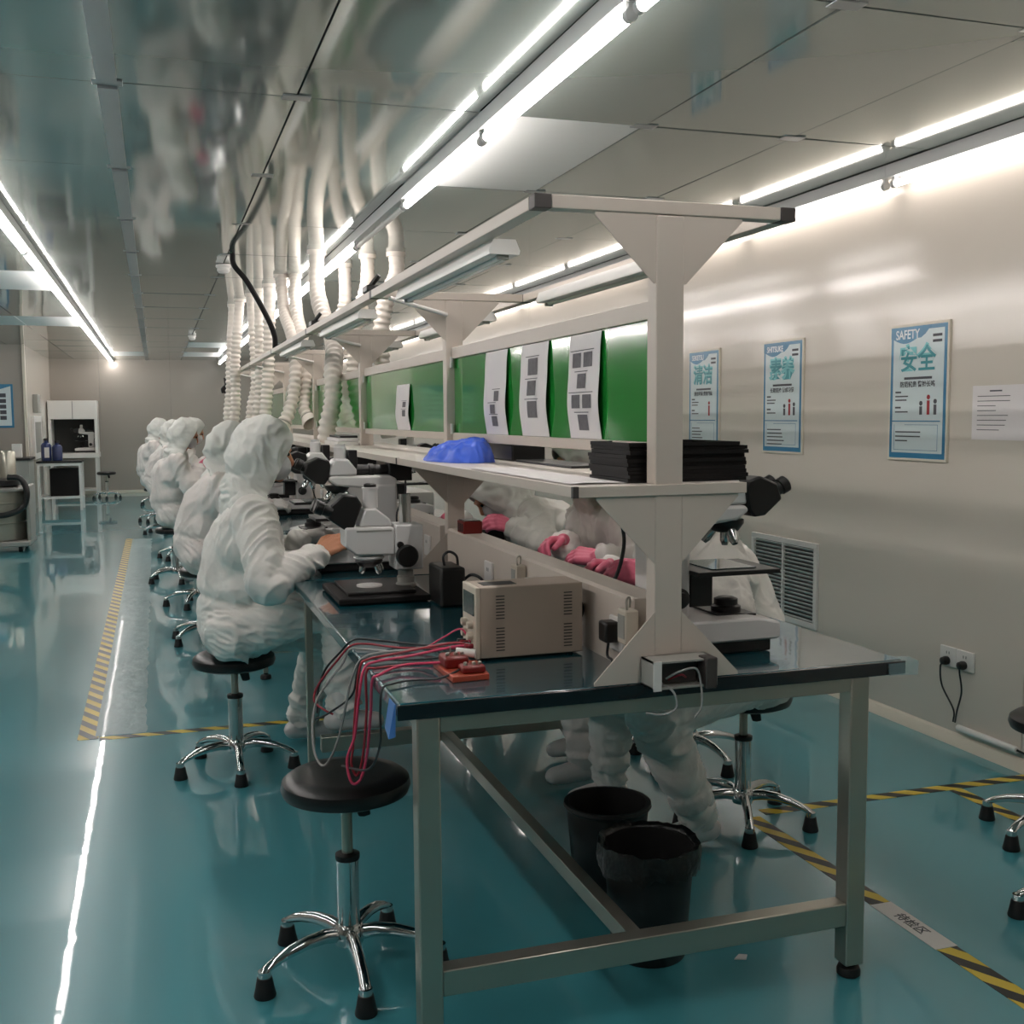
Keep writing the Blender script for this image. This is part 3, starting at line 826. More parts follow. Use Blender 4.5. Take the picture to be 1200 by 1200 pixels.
t = thing('terminal_block', 'orange red terminal board with dark red clamps before the power supply', 'terminal board', (.695, 2.52, T))
MB().hexa([V(p) for p in ((.643, 2.44, T), (.735, 2.445, T), (.748, 2.595, T), (.64, 2.62, T), (.643, 2.44, T + .015), (.735, 2.445, T + .015), (.748, 2.595, T + .015), (.64, 2.62, T + .015))]).build('board', M['orange'], t, bevel=.002)
for (x, y, sx, sy, h_) in ((.70, 2.475, .03, .022, .024), (.675, 2.55, .03, .035, .034)):
    c = MB().box(x - sx, x + sx, y - sy, y + sy, T + .0155, T + h_ + .01).build('clamp', M['red'], t, bevel=.007, seg=3)
    mb = MB()
    for dx in (-.6, .1, .6):
        mb.lathe([(.005, 0), (.005, .006), (.003, .008)], (x + sx * dx, y - .3 * sy, T + h_ + .01), n=10)
    mb.build('screw', M['brass'], c)
MB().cyl((.70, 2.62, T + .034), (.745, 2.6, T + .03), .011, n=14).build('white_plug', M['white'], t)
MB().cyl((.672, 2.57, T + .02), (.672, 2.57, T + .06), .0018, n=8).build('pin', M['brass'], t)

def wire(pts, r, m, lab, grp='wires over the bench edge'):
    mb = MB(); mb.tube(spline(pts, 10), r, 8)
    one('wire', mb, M[m], lab, 'wire', grp, loc=pts[0])
zt = T + .005
wire([(.752, 2.66, zt + .028), (.73, 2.68, zt + .03), (.68, 2.70, zt + .02), (.59, 2.70, zt + .008), (.51, 2.68, zt + .006), (.474, 2.66, zt - .005), (.458, 2.65, .76), (.445, 2.65, .66), (.425, 2.65, .60), (.432, 2.63, .548), (.455, 2.63, .556), (.472, 2.63, .62), (.474, 2.58, .74), (.472, 2.545, zt - .01), (.49, 2.545, zt + .004), (.56, 2.6, zt + .01), (.655, 2.56, zt + .018)], .0036, 'wire_pink', 'bright pink wire hanging in the longest loop over the bench edge, near the bench corner')
wire([(.752, 2.665, zt + .031), (.72, 2.70, zt + .035), (.66, 2.73, zt + .022), (.56, 2.73, zt + .01), (.49, 2.70, zt + .008), (.468, 2.69, zt - .01), (.455, 2.69, .72), (.447, 2.69, .62), (.44, 2.68, .58), (.452, 2.67, .552), (.466, 2.66, .6), (.474, 2.64, .72), (.472, 2.62, zt - .006), (.5, 2.62, zt + .003), (.6, 2.63, zt + .004), (.66, 2.545, zt + .022)], .0033, 'wire_red', 'dark red wire looping over the bench edge inside the pink loop')
wire([(.752, 2.672, zt + .034), (.70, 2.72, zt + .03), (.62, 2.75, zt + .014), (.53, 2.75, zt + .012), (.478, 2.73, zt + .002), (.452, 2.73, .78), (.436, 2.74, .7), (.42, 2.76, .62), (.398, 2.78, .56), (.382, 2.80, .545), (.368, 2.83, .575), (.37, 2.87, .64), (.385, 2.88, .70), (.42, 2.88, .75), (.455, 2.885, .79), (.474, 2.88, zt - .004), (.5, 2.86, zt + .002), (.58, 2.80, zt)], .0034, 'wire_grey', 'pale grey wire hanging in the left loop over the bench edge')
wire([(.745, 2.69, zt + .02), (.69, 2.77, zt + .008), (.6, 2.83, zt + .004), (.52, 2.86, zt + .014), (.474, 2.86, zt + .012), (.44, 2.88, .80), (.41, 2.92, .75), (.39, 2.94, .71), (.385, 2.93, .68), (.41, 2.91, .66), (.43, 2.9, .65)], .003, 'wire_red', 'thin red wire bowing left off the bench edge by the seated worker')
wire([(.745, 2.7, zt + .024), (.7, 2.82, zt + .003), (.62, 2.9, zt + .002), (.55, 2.9, zt + .014), (.49, 2.9, zt + .02), (.455, 2.93, .81), (.42, 2.96, .76), (.4, 2.97, .7), (.395, 2.96, .64)], .003, 'wire_black', 'black wire arching off the bench edge beside the thin red wire')
wire([(.68, 2.48, zt + .02), (.62, 2.47, zt + .002), (.55, 2.47, zt + .003), (.5, 2.45, zt + .003), (.474, 2.43, zt - .002), (.466, 2.42, .78), (.464, 2.42, .70), (.45, 2.5, .62), (.42, 2.7, .57)], .0028, 'wire_black', 'black wire from the terminal board over the bench corner')
wire([(.752, 2.67, zt + .04), (.735, 2.70, zt + .07), (.70, 2.75, zt + .04), (.66, 2.8, zt + .006), (.6, 2.84, zt + .001)], .0024, 'wire_pink', 'thin pink wire rising to the power supply front panel')
wire([(.735, 2.6, zt + .02), (.69, 2.66, zt + .008), (.6, 2.68, zt + .003), (.54, 2.70, zt + .004), (.48, 2.72, zt + .004), (.466, 2.72, .8), (.452, 2.73, .74), (.40, 2.8, .68), (.375, 2.85, .655)], .0028, 'wire_black', 'black wire lying under the pink bundle by the power supply')

t = thing('power_adapter', 'tall black adapter box with a cord loop behind the power supply', 'adapter', (.91, 3.5, T))
MB().box(.868, .952, 3.43, 3.6, T, .955).build('case', M['black'], t, bevel=.008)
MB().tube(spline([(.90, 3.5, .95), (.895, 3.5, .985), (.915, 3.5, 1.0), (.94, 3.5, .985), (.945, 3.5, .95)], 6), .0045, 8).build('cord_loop', M['wire_black'], t)
MB().tube(spline([(.952, 3.48, .9), (.98, 3.46, .925), (1.01, 3.44, .91), (1.03, 3.43, .86)], 6), .005, 8).build('cord', M['wire_black'], t)

# ------------------------------------------------------------------ microscopes
def mic_boom(label):
    """boom-type inspection microscope, eyepieces towards -x"""
    t = thing('microscope', label, 'microscope', (.71, 3.75, T))
    MB().box(.556, .868, 3.565, 3.95, T + .004, T + .024).build('base', M['blackmat'], t, bevel=.004)
    MB().box(.595, .83, 3.62, 3.92, T + .024, T + .036).build('stage_plate', M['black'], t, bevel=.003)
    mb = MB(); mb.cyl((.822, 3.75, T + .024), (.822, 3.75, 1.18), .021, n=24); mb.build('column', M['chrome'], t)
    MB().lathe([(.03, T + .025), (.036, T + .03), (.036, T + .04), (.024, T + .05), (.024, .862), (.031, .865), (.031, .89), (.027, .893), (.027, .92)], (.822, 3.75, 0), n=24).build('column_collar', M['greyp'], t)
    b = MB().box(.774, .873, 3.69, 3.81, .92, 1.077).build('focus_block', M['mwhite'], t, bevel=.006)
    MB().lathe([(.037, 0), (.0385, .004), (.0385, .024), (.034, .03)], (.812, 3.69, .97), (0, -1, 0), 28).build('focus_knob', M['black'], b)
    MB().lathe([(.012, 0), (.012, .012)], (.79, 3.69, 1.008), (0, -1, 0), 12).build('lock_screw', M['black'], b)
    MB().prism([(.602, 1.073), (.602, 1.008), (.638, .977), (.774, .972), (.774, 1.062), (.762, 1.073)], 1, 3.69, 3.81).build('arm', M['mwhite'], t, bevel=.007)
    MB().box(.64, .762, 3.6885, 3.811, 1.056, 1.062).build('arm_seam', M['greyp'], t)
    h = MB().prism([(.652, 1.0735), (.768, 1.0735), (.758, 1.098), (.712, 1.135), (.672, 1.135)], 1, 3.70, 3.80).build('head', M['mwhite'], t, bevel=.006)
    MB().lathe([(.026, 1.135), (.026, 1.2), (.029, 1.2), (.029, 1.206), (.02, 1.207)], (.7, 3.75, 0), n=24).build('photo_tube', M['mwhite'], h)
    MB().lathe([(.022, 1.207), (.022, 1.216), (.016, 1.22)], (.7, 3.75, 0), n=20).build('photo_tube_cap', M['black'], h)
    bi = MB().prism([(.664, 1.15), (.632, 1.066), (.60, 1.066), (.545, 1.105), (.556, 1.15), (.60, 1.187), (.645, 1.18)], 1, 3.70, 3.80).build('binocular_body', M['black'], h, bevel=.006)
    for yy in (3.715, 3.785):
        MB().lathe([(.02, 0), (.02, .03), (.024, .032), (.024, .055), (.02, .06)], (.56, yy, 1.127), (-.93, 0, .36), 20).build('eyepiece', M['black'], bi)
    MB().lathe([(.03, .972), (.05, .968), (.054, .962), (.05, .957)], (.692, 3.75, 0), n=28).build('nosepiece', M['mwhite'], t)
    tu = MB().lathe([(.045, .957), (.048, .95), (.034, .932), (.02, .928)], (.692, 3.75, 0), n=28).build('turret', M['black'], t)
    for a, d in ((0, (-.25, .1, -1)), (1, (.3, -.3, -1)), (2, (.5, .3, -1))):
        MB().lathe([(.011, 0), (.011, .022), (.0095, .03), (.006, .036)], V((.692, 3.75, .94)) + V((d[0], d[1], 0)) * .07, d, 16).build('objective', M['chrome'], tu)
    MB().cyl((.692, 3.75, T + .036), (.692, 3.75, T + .041), .045, n=28).build('specimen_plate', M['white'], t)
    return t
mic_boom('white boom microscope on a black base, standing alone at the front of the nearest workbench')

def mic_upright(label):
    """upright microscope in local coordinates, eyepieces towards -x, base centred at 0"""
    t = thing('microscope', label, 'microscope', (0, 0, 0))
    B = dict(parent=t, local=True)
    b = MB().prism([(-.185, .04), (-.185, .08), (-.12, .093), (.17, .093), (.17, .034), (-.18, .034)], 1, -.115, .115).build('base', M['mwhite'], bevel=.006, **B)
    MB().box(-.165, .16, -.1, .1, .002, .034).build('base_plinth', M['black'], bevel=.004, **B)
    MB().prism([(-.15, .0875), (-.03, .0935), (-.03, .099), (-.15, .093)], 1, -.112, .05).build('control_pad', M['black'], bevel=.001, **B)
    MB().box(.05, .16, -.06, .06, .093, .35).build('column', M['mwhite'], bevel=.012, **B)
    MB().prism([(.16, .33), (.16, .37), (.13, .385), (-.115, .385), (-.125, .37), (-.09, .345), (.05, .33)], 1, -.055, .055).build('arm', M['mwhite'], bevel=.01, **B)
    s = MB().box(-.185, .055, -.11, .11, .208, .22).build('stage', M['black'], bevel=.002, **B)
    MB().box(-.13, .0, -.1, .08, .2205, .2235).build('stage_glass', M['glass'], s, local=True)
    MB().box(-.02, .05, -.05, .05, .12, .208).build('stage_bracket', M['black'], bevel=.006, **B)
    MB().lathe([(.04, .093), (.04, .11), (.032, .115), (.032, .13), (.02, .135)], (-.085, 0, 0), n=24).build('field_lens', M['black'], **B)
    for sg in (-1, 1):
        MB().lathe([(.026, 0), (.027, .003), (.027, .018), (.018, .02), (.018, .036), (.014, .038)], (.09, sg * .06, .15), (0, sg, 0), 22).build('focus_knob', M['black'], **B)
    n = MB().lathe([(.05, .345), (.05, .335), (.036, .315), (.02, .31)], (-.08, 0, 0), (0, 0, 1), 26).build('nosepiece', M['black'], **B)
    for d in ((0, 0, -1), (-.5, -.25, -.8), (.5, -.25, -.8), (0, .55, -.8)):
        MB().lathe([(.011, 0), (.013, .012), (.013, .038), (.008, .05)], V((-.08, 0, .325)) + V((d[0], d[1], 0)) * .05, d, 16).build('objective', M['chrome'], n, local=True)
    h = MB().prism([(-.12, .386), (-.005, .386), (-.005, .41), (-.04, .455), (-.095, .455), (-.115, .42)], 1, -.05, .05).build('head', M['mwhite'], bevel=.008, **B)
    MB().lathe([(.026, .455), (.026, .50), (.022, .505), (.022, .515)], (-.065, 0, 0), n=22).build('photo_tube', M['mwhite'], h, local=True)
    MB().box(-.038, .0, -.035, .035, .415, .49).build('camera', M['black'], h, bevel=.004, local=True)
    bi = MB().prism([(-.112, .43), (-.122, .372), (-.138, .352), (-.172, .356), (-.222, .398), (-.208, .44), (-.155, .462), (-.118, .45)], 1, -.055, .055).build('binocular_body', M['black'], h, bevel=.006, local=True)
    for yy in (-.033, .033):
        MB().lathe([(.019, 0), (.019, .022), (.023, .024), (.023, .044), (.018, .048)], (-.205, yy, .418), (-.88, 0, .47), 20).build('eyepiece', M['black'], bi, local=True)
    il = MB().lathe([(.022, 0), (.022, .05), (.026, .052), (.026, .07), (.021, .072), (.021, .15)], (0.0, 0, .362 + .045), (1, 0, 0), 22).build('illuminator_tube', M['black'], **B)
    MB().box(.13, .225, -.048, .048, .36, .455).build('lamp_house', M['black'], bevel=.004, **B)
    MB().tube(spline([(.2, -.03, .36), (.19, -.06, .3), (.15, -.08, .22), (.17, -.09, .1), (.22, -.1, .01)], 8), .004, 8).build('lamp_cord', M['wire_black'], local=True, parent=t)
    return t
m2 = mic_upright('white upright microscope the nearest seated worker is looking into'); m2.location = (.78, 4.48, T)
MICS = [
    ((1.365, 2.60), PI, 'white upright microscope with black eyepieces on the right half of the nearest workbench'),
    ((.80, 5.35), 0, 'upright microscope just beyond the one the nearest worker uses'),
    ((.80, 7.2), 0, 'upright microscope in front of the second seated worker'),
    ((.80, 8.6), 0, 'upright microscope under the hanging ducts in front of an empty stool'),
    ((.80, 10.1), 0, 'upright microscope in front of the third seated worker'),
    ((.78, 11.9), 0, 'upright microscope on the low bench past the framed workbenches'),
    ((1.42, 6.6), PI, 'upright microscope on the right half of the third workbench'),
]
for (x, y), rz, lab in MICS:
    c_ = dup(m2, (x, y, T), rz, lab)
    if y == 2.60:            # this one has no lamp house under the shelf
        for ch in list(c_.children):
            if ch.name.split('.')[0] in ('lamp_house', 'lamp_cord', 'illuminator_tube'): bpy.data.objects.remove(ch)

# small things on the right half and on the trunking
t = thing('sample_box', 'small red slotted box standing on the bench trunking by the second post', 'box', (1.12, 3.97, 1.008))
MB().box(1.085, 1.158, 3.93, 4.02, 1.0085, 1.055).build('box', M['red'], t, bevel=.003)
mb = MB()
for k in range(3): mb.box(1.0835, 1.086, 3.942 + k * .026, 3.955 + k * .026, 1.016, 1.046)
mb.box(1.09, 1.153, 3.935, 4.015, 1.055, 1.058)
mb.build('slots', M['black'], t)
for k in range(9):
    mb = MB(); z = T + .012 * k
    mb.lathe([(.042, 0), (.046, .001), (.046, .004), (.044, .0045), (.044, .0095), (.042, .0112)], (1.235, 2.63, z), n=32)
    one('wafer_ring', mb, M['violet' if k % 2 else 'black'], 'round dish in the violet and black stack beside the front post, ' + (['lowest'] + [ORD[i] + ' from the bottom' for i in range(1, 8)] + ['topmost'])[k], 'dish', 'stack of round dishes', loc=(1.235, 2.63, z))
BOXES = [((1.46, 1.56, 3.78, 3.98, T, T + .012), 'white', 'white shallow tray before the pink gloved hands', 'tray'),
         ((1.62, 1.70, 4.40, 4.54, T, T + .03), 'black', 'lower black case in the pile on the second workbench, right side', 'case'),
         ((1.63, 1.70, 4.42, 4.54, T + .0305, T + .055), 'blackmat', 'upper black case in the pile on the second workbench, right side', 'case'),
         ((1.66, 1.74, 5.12, 5.22, T, T + .065), 'white', 'small white box on the second workbench in front of the bowed worker', 'box'),
         ((1.56, 1.66, 5.24, 5.36, T, T + .05), 'black', 'small black box beside the white box before the bowed worker', 'box'),
         ((1.48, 1.62, 4.62, 4.9, T, T + .006), 'paper', 'sheet of paper lying on the right half of the second workbench', 'paper'),
         ((1.30, 1.72, 6.95, 7.5, T, T + .13), 'white', 'large white instrument box on the right half of the third workbench', 'instrument')]
for q, m, lab, c in BOXES:
    one({'tray': 'tray', 'case': 'carry_case', 'box': 'small_box', 'paper': 'paper_sheet', 'instrument': 'instrument_box'}[c], MB().box(*q), M[m], lab, c, loc=((q[0] + q[1]) / 2, (q[2] + q[3]) / 2, q[4]), bevel=.003 if c != 'paper' else 0)
mb = MB(); mb.ell((1.62, 4.22, T + .02), (.03, .045, .02)); one('loupe', mb, M['black'], 'black oval loupe lying by the pink gloved hands', 'loupe', loc=(1.62, 4.22, T))
mb = MB(); mb.tube(spline([(1.19, 2.76, 1.26), (1.2, 2.75, 1.19), (1.215, 2.745, 1.1), (1.2, 2.77, 1.0), (1.17, 2.8, .985)], 8), .0055, 8)
one('black_cable', mb, M['wire_black'], 'black cable hanging from under the shelf to the trunking near the front post', 'cable', loc=(1.19, 2.76, 1.26))

# ------------------------------------------------------------------ stools
def stool(seat_z, label, loc, rz, grp='black swivel stools'):
    t = thing('swivel_stool', label, 'stool', (loc[0], loc[1], 0), rz, grp)
    B = dict(parent=t, local=True)
    R_ = .168
    MB().lathe([(.02, seat_z - .062), (R_ - .03, seat_z - .06), (R_ - .006, seat_z - .05), (R_, seat_z - .034), (R_ - .004, seat_z - .016), (R_ - .02, seat_z - .004), (R_ - .055, seat_z), (.02, seat_z - .002)], n=48).build('seat', M['vinyl'], **B)
    MB().cyl((0, 0, .2), (0, 0, seat_z - .061), .0145, n=20).build('gas_lift', M['steel'], **B)
    MB().lathe([(.029, .088), (.029, .30)], n=26).build('column', M['chrome'], **B)
    MB().lathe([(.031, .298), (.032, .302), (.032, .312), (.02, .316)], n=26).build('collar', M['rubber'], **B)
    mb = MB(); mb.prism([(.012, seat_z - .062), (.055, seat_z - .062), (.062, seat_z - .118), (.045, seat_z - .122), (.03, seat_z - .12)], 1, -.012, .012)
    mb.build('height_lever', M['black'], bevel=.004, **B)
    MB().lathe([(.036, .07), (.042, .085), (.042, .112), (.034, .125)], n=26).build('hub', M['chrome'], **B)
    for k in range(5):
        a = math.radians(54 + 72 * k)
        d = V((math.cos(a), math.sin(a), 0)); s = V((-d.y, d.x, 0))
        mb = MB(); prev = None
        prof = [(.03, .098, .016, .02), (.07, .106, .017, .019), (.12, .104, .016, .017), (.17, .094, .015, .015), (.21, .08, .0145, .013), (.238, .066, .014, .011), (.25, .056, .012, .006)]
        for r, z, w_, h_ in prof:
            c = d * r + V((0, 0, z))
            cur = [mb.bm.verts.new(c + s * (w_ * math.cos(q)) + V((0, 0, 1)) * (h_ * math.sin(q))) for q in [2 * PI * i / 12 for i in range(12)]]
            if prev: mb.skin(prev, cur)
            else: mb._f(cur[::-1])
            prev = cur
        mb._f(prev)
        leg = mb.build('leg', M['chrome'], **B)
        MB().lathe([(.027, 0), (.028, .004), (.024, .022), (.02, .045), (.0185, .05)], tuple(d * .238), n=20).build('glide', M['rubber'], leg, local=True)
        MB().lathe([(.0165, .05), (.0165, .066)], tuple(d * .238), n=20).build('ferrule', M['chrome'], leg, local=True)
    return t
st = stool(.53, 'empty black stool at the near left corner of the nearest workbench', (.44, 2.77), 0)
st2 = stool(.487, 'black stool the nearest seated worker sits on', (.275, 4.57), math.radians(0))
for x, y, rz, lab in ((.28, 7.32, 20, 'black stool under the second seated worker'), (.27, 8.75, 50, 'empty black stool between the second and third seated workers'),
                      (.13, 10.12, 10, 'black stool under the third seated worker'), (.22, 11.75, 35, 'black stool under the worker half hidden behind the third one'),
                      (.05, 14.4, 5, 'black stool under the second farthest worker'), (-.02, 16.1, 40, 'black stool under the farthest worker'),
                      (-.06, 19.3, 15, 'black stool standing apart behind the farthest worker'),
                      (1.95, 3.36, -24, 'black stool under the worker on the right side of the nearest workbench'),
                      (2.09, 4.04, 12, 'black stool behind the right one, under the worker with pink gloves'),
                      (2.06, 5.3, 30, 'black stool under the bowed worker on the right side'),
                      (2.53, 2.33, 26, 'black stool at the right picture edge, only one chrome foot in view'),
                      (-.88, 21.2, 0, 'empty black stool before the white clean bench cabinet')):
    dup(st2, (x, y, 0), math.radians(rz), lab)

stool(.425, 'low black stool at the right picture edge, seat rim and two feet in view', (2.895, 2.88), math.radians(-8))

# ------------------------------------------------------------------ bins
def bin_(x, y, r, h_, label, bag):
    t = thing('waste_bin', label, 'bin', (x, y, 0), 0, None)
    MB().lathe([(r * .78, 0), (r * .8, .004), (r * .97, h_ - .02), (r, h_ - .018), (r + .006, h_ - .01), (r + .004, h_), (r - .008, h_), (r * .95 - .004, h_ - .02), (r * .78, .01), (.01, .008)], (x, y, 0), n=40, cap=False).build('bucket', M['bin'], t)
    if bag:
        mb = MB(); n = 60; prev = None
        for j, (rr, zz, w_) in enumerate(((r * .86, h_ - .16, 0), (r * .93, h_ - .03, .004), (r * .97, h_ + .006, .006), (r + .012, h_ + .012, .008), (r + .016, h_ - .02, .012), (r + .012, h_ - .055, .02))):
            cur = []
            for i in range(n):
                a = 2 * PI * i / n
                k = rr + w_ * noise.noise(V((math.cos(a) * 4, math.sin(a) * 4, j * .5))) 
                cur.append(mb.bm.verts.new((x + k * math.cos(a), y + k * math.sin(a), zz + (w_ * 1.4) * noise.noise(V((math.cos(a) * 5, math.sin(a) * 5, 7 + j * .3))))))
            if prev: mb.skin(prev, cur)
            prev = cur
        mb.build('bin_bag', M['bag'], t, ang=80)
bin_(1.27, 2.99, .128, .28, 'round black waste bin without a bag under the nearest workbench', False)
bin_(1.225, 2.6, .125, .30, 'black waste bin lined with a black bag under the nearest workbench', True)

# ------------------------------------------------------------------ ducts
def duct(pts, r, label, flare=False, rib_from=.25):
    t = thing('air_duct', label, 'duct', pts[0], 0, 'white flexible ducts')
    P_ = spline(pts, 40)
    # even spacing
    out = [P_[0]]; step = .0076
    for p in P_:
        while (p - out[-1]).length >= step:
            out.append(out[-1] + (p - out[-1]).normalized() * step)
    n = len(out)
    rr = []
    for i in range(n):
        s = i / n
        rib = (.0058 if s > rib_from else .0016) * math.cos(i * PI / 3)
        rr.append(r * (1 + .05 * noise.noise(V((i * .033, r * 100, pts[0][0])))) + rib)
    mb = MB(); mb.tube(out, rr, 16); mb.build('hose', M['duct'], t, ang=180)
    d = V(pts[0])
    MB().lathe([(r + .004, -.03), (r + .012, -.028), (r + .012, 0), (r + .004, .001)], d, n=22, cap=False).build('ceiling_collar', M['duct'], t)
    if flare:
        e = out[-1]; dr = (out[-1] - out[-6]).normalized()
        MB().lathe([(r, -.01), (r + .004, 0), (r + .018, .035), (r + .022, .07), (r + .018, .07), (r, .01)], e, dr, 24, cap=False).build('flared_end', M['duct'], t)
        MB().lathe([(r + .003, -.006), (r + .006, -.005), (r + .006, .005), (r + .003, .006)], e, dr, 24, cap=False).build('clamp', M['brass'], t)
DU = [
    (7.6, [(1.081, H), (1.065, 2.301, 7.5), (1.08, 2.1, 7.3), (1.10, 1.99, 7.15), (1.095, 1.863, 7.0), (1.058, 1.705, 6.85), (1.045, 1.545, 6.78), (1.01, 1.4, 6.78), (1.0, 1.292, 6.8)], .052, 'white flexible duct with the sharpest bend, nearest to the aisle lamp row end', False),
    (7.55, [(1.62, H), (1.62, 2.43), (1.55, 2.27), (1.51, 2.06), (1.51, 1.8), (1.53, 1.5), (1.55, 1.3)], .055, 'rightmost white flexible duct, hanging in front of the ceiling edge of the frame', False),
    (7.7, [(1.45, H), (1.44, 2.36), (1.36, 2.1), (1.34, 1.9), (1.335, 1.6), (1.33, 1.42)], .048, 'white flexible duct second from the right', False),
    (8.2, [(1.37, H), (1.37, 2.32), (1.33, 2.15), (1.3, 1.9), (1.29, 1.6), (1.28, 1.42)], .045, 'white flexible duct third from the right', False),
    (8.9, [(1.09, H), (1.06, 2.26, 8.6), (1.065, 2.04, 8.35), (1.07, 1.81, 8.25), (1.06, 1.62, 8.18), (1.045, 1.5, 8.12), (1.06, 1.45, 8.08)], .045, 'white flexible duct with a flared open end hanging over the shelf', True),
    (8.95, [(.985, H), (.98, 2.267, 8.7), (1.0, 2.07, 8.4), (1.0, 1.81, 8.22), (.965, 1.6, 8.15), (.92, 1.47, 8.1), (.89, 1.41, 8.08)], .045, 'white flexible duct with a flared end turned to the left over the shelf', True),
    (9.6, [(.96, H), (.95, 2.2), (.94, 2.0), (.93, 1.8), (.90, 1.5), (.88, 1.35)], .05, 'white flexible duct, fifth from the left', False),
    (10.0, [(.91, H), (.91, 2.2), (.905, 1.95), (.9, 1.7), (.87, 1.5), (.85, 1.32)], .048, 'white flexible duct, fourth from the left', False),
    (10.4, [(.88, H), (.89, 2.2), (.90, 1.95), (.9, 1.75), (.86, 1.55), (.83, 1.3)], .05, 'white flexible duct, third from the left', False),
    (10.9, [(.81, H), (.77, 2.2), (.748, 1.95), (.745, 1.75), (.74, 1.55), (.71, 1.32)], .046, 'white flexible duct, second from the left', False),
    (11.4, [(.78, H), (.75, 2.2), (.735, 1.95), (.73, 1.75), (.7, 1.5), (.70, 1.3)], .045, 'leftmost white flexible duct', False),
]
for y, pts, r, lab, fl in DU:
    duct([(p[0], p[2] if len(p) > 2 else y, p[1]) for p in pts], r, lab, fl)
t = thing('black_hose', 'black cable hose curving from the ceiling down to the bench frame', 'hose', (.55, 7.9, H))
MB().tube(spline([(.545, 7.9, H), (.555, 7.9, 2.5), (.64, 7.9, 2.39), (.76, 7.9, 2.17), (.815, 7.9, 2.03), (.82, 7.9, 1.933)], 10), .019, 12).build('hose', M['blackmat'], t)
for x, y, lab in ((.826, 5.93, 'black cable clamp on the left top beam at its third joint'), (.82, 4.3, 'black spring clamp on the left top beam past the second post')):
    t = thing('beam_clamp', lab, 'clamp', (x, y, 1.932))
    MB().box(x - .025, x + .025, y - .05, y + .05, 1.9325, 1.96).build('body', M['black'], t, bevel=.006)
    MB().cyl((x, y, 1.96), (x + .03, y - .02, 2.0), .01, n=10).build('grip', M['black'], t)
t = thing('handset', 'dark gun-shaped tool hanging from the far end of the left top beam', 'tool', (.70, 11.72, 1.75))
MB().tube(spline([(.79, 11.7, 1.9), (.75, 11.7, 1.88), (.71, 11.7, 1.84)], 5), .01, 8).build('hook', M['black'], t)
MB().prism([(.66, 1.70), (.72, 1.70), (.73, 1.80), (.70, 1.86), (.68, 1.86), (.69, 1.79), (.65, 1.75)], 1, 11.68, 11.74).build('body', M['black'], t, bevel=.008)

# ------------------------------------------------------------------ far left of the room
t = thing('drum_vacuum', 'stainless industrial drum vacuum with a black hose at the left edge', 'vacuum cleaner', (-1.72, 13.3, 0))
c = (-1.72, 13.3, 0)
MB().lathe([(.3, .12), (.31, .125), (.31, .3), (.318, .305), (.318, .315), (.31, .32), (.31, .52), (.318, .525), (.318, .535), (.31, .54), (.31, .66)], c, n=48).build('drum', M['steel'], t)
MB().lathe([(.325, .655), (.33, .66), (.33, .685), (.3, .7), (.15, .72), (.14, .76)], c, n=48).build('lid', M['greyp'], t)
MB().lathe([(.17, .72), (.17, .78), (.1, .8)], (-1.62, 13.2, 0), n=32).build('motor_plate', M['black'], t)
MB().lathe([(.085, .8), (.085, 1.08), (.07, 1.1)], (-1.58, 13.3, 0), n=28).build('motor', M['steel'], t)
mb = MB()
mb.box(-2.08, -1.35, 12.93, 13.67, .06, .115); mb.box(-1.385, -1.345, 13.05, 13.55, .115, .72)
mb.build('chassis', M['greyp'], t, bevel=.012)
for x in (-1.45, -2.0):
    for y in (13.0, 13.6):
        MB().cyl((x - .02, y, .045), (x + .02, y, .045), .045, n=20).build('caster', M['rubber'], t)
MB().tube(spline([(-1.55, 13.0, .82), (-1.42, 12.97, .8), (-1.36, 12.95, .66), (-1.40, 12.95, .5), (-1.55, 12.93, .42), (-1.72, 12.93, .42), (-1.9, 12.95, .52), (-2.0, 12.98, .66)], 12), .032, 14).build('hose', M['black'], t)

t = thing('lab_counter', 'long grey counter with a dark top along the left wall', 'counter', (-3.2, 17.9, 0))
MB().box(-4.6, -1.8, 17.55, 18.26, .0, .84).build('cabinet_body', M['greyp'], t)
MB().box(-4.62, -1.78, 17.53, 18.265, .84, .875).build('counter_top', M['black'], t, bevel=.004)
mb = MB(); mb.box(-2.05, -1.92, 17.8, 17.95, .8752, 1.08)
one('white_canister', mb, M['white'], 'small pale box standing on the end of the long counter', 'box', loc=(-1.98, 17.87, .875), bevel=.004)

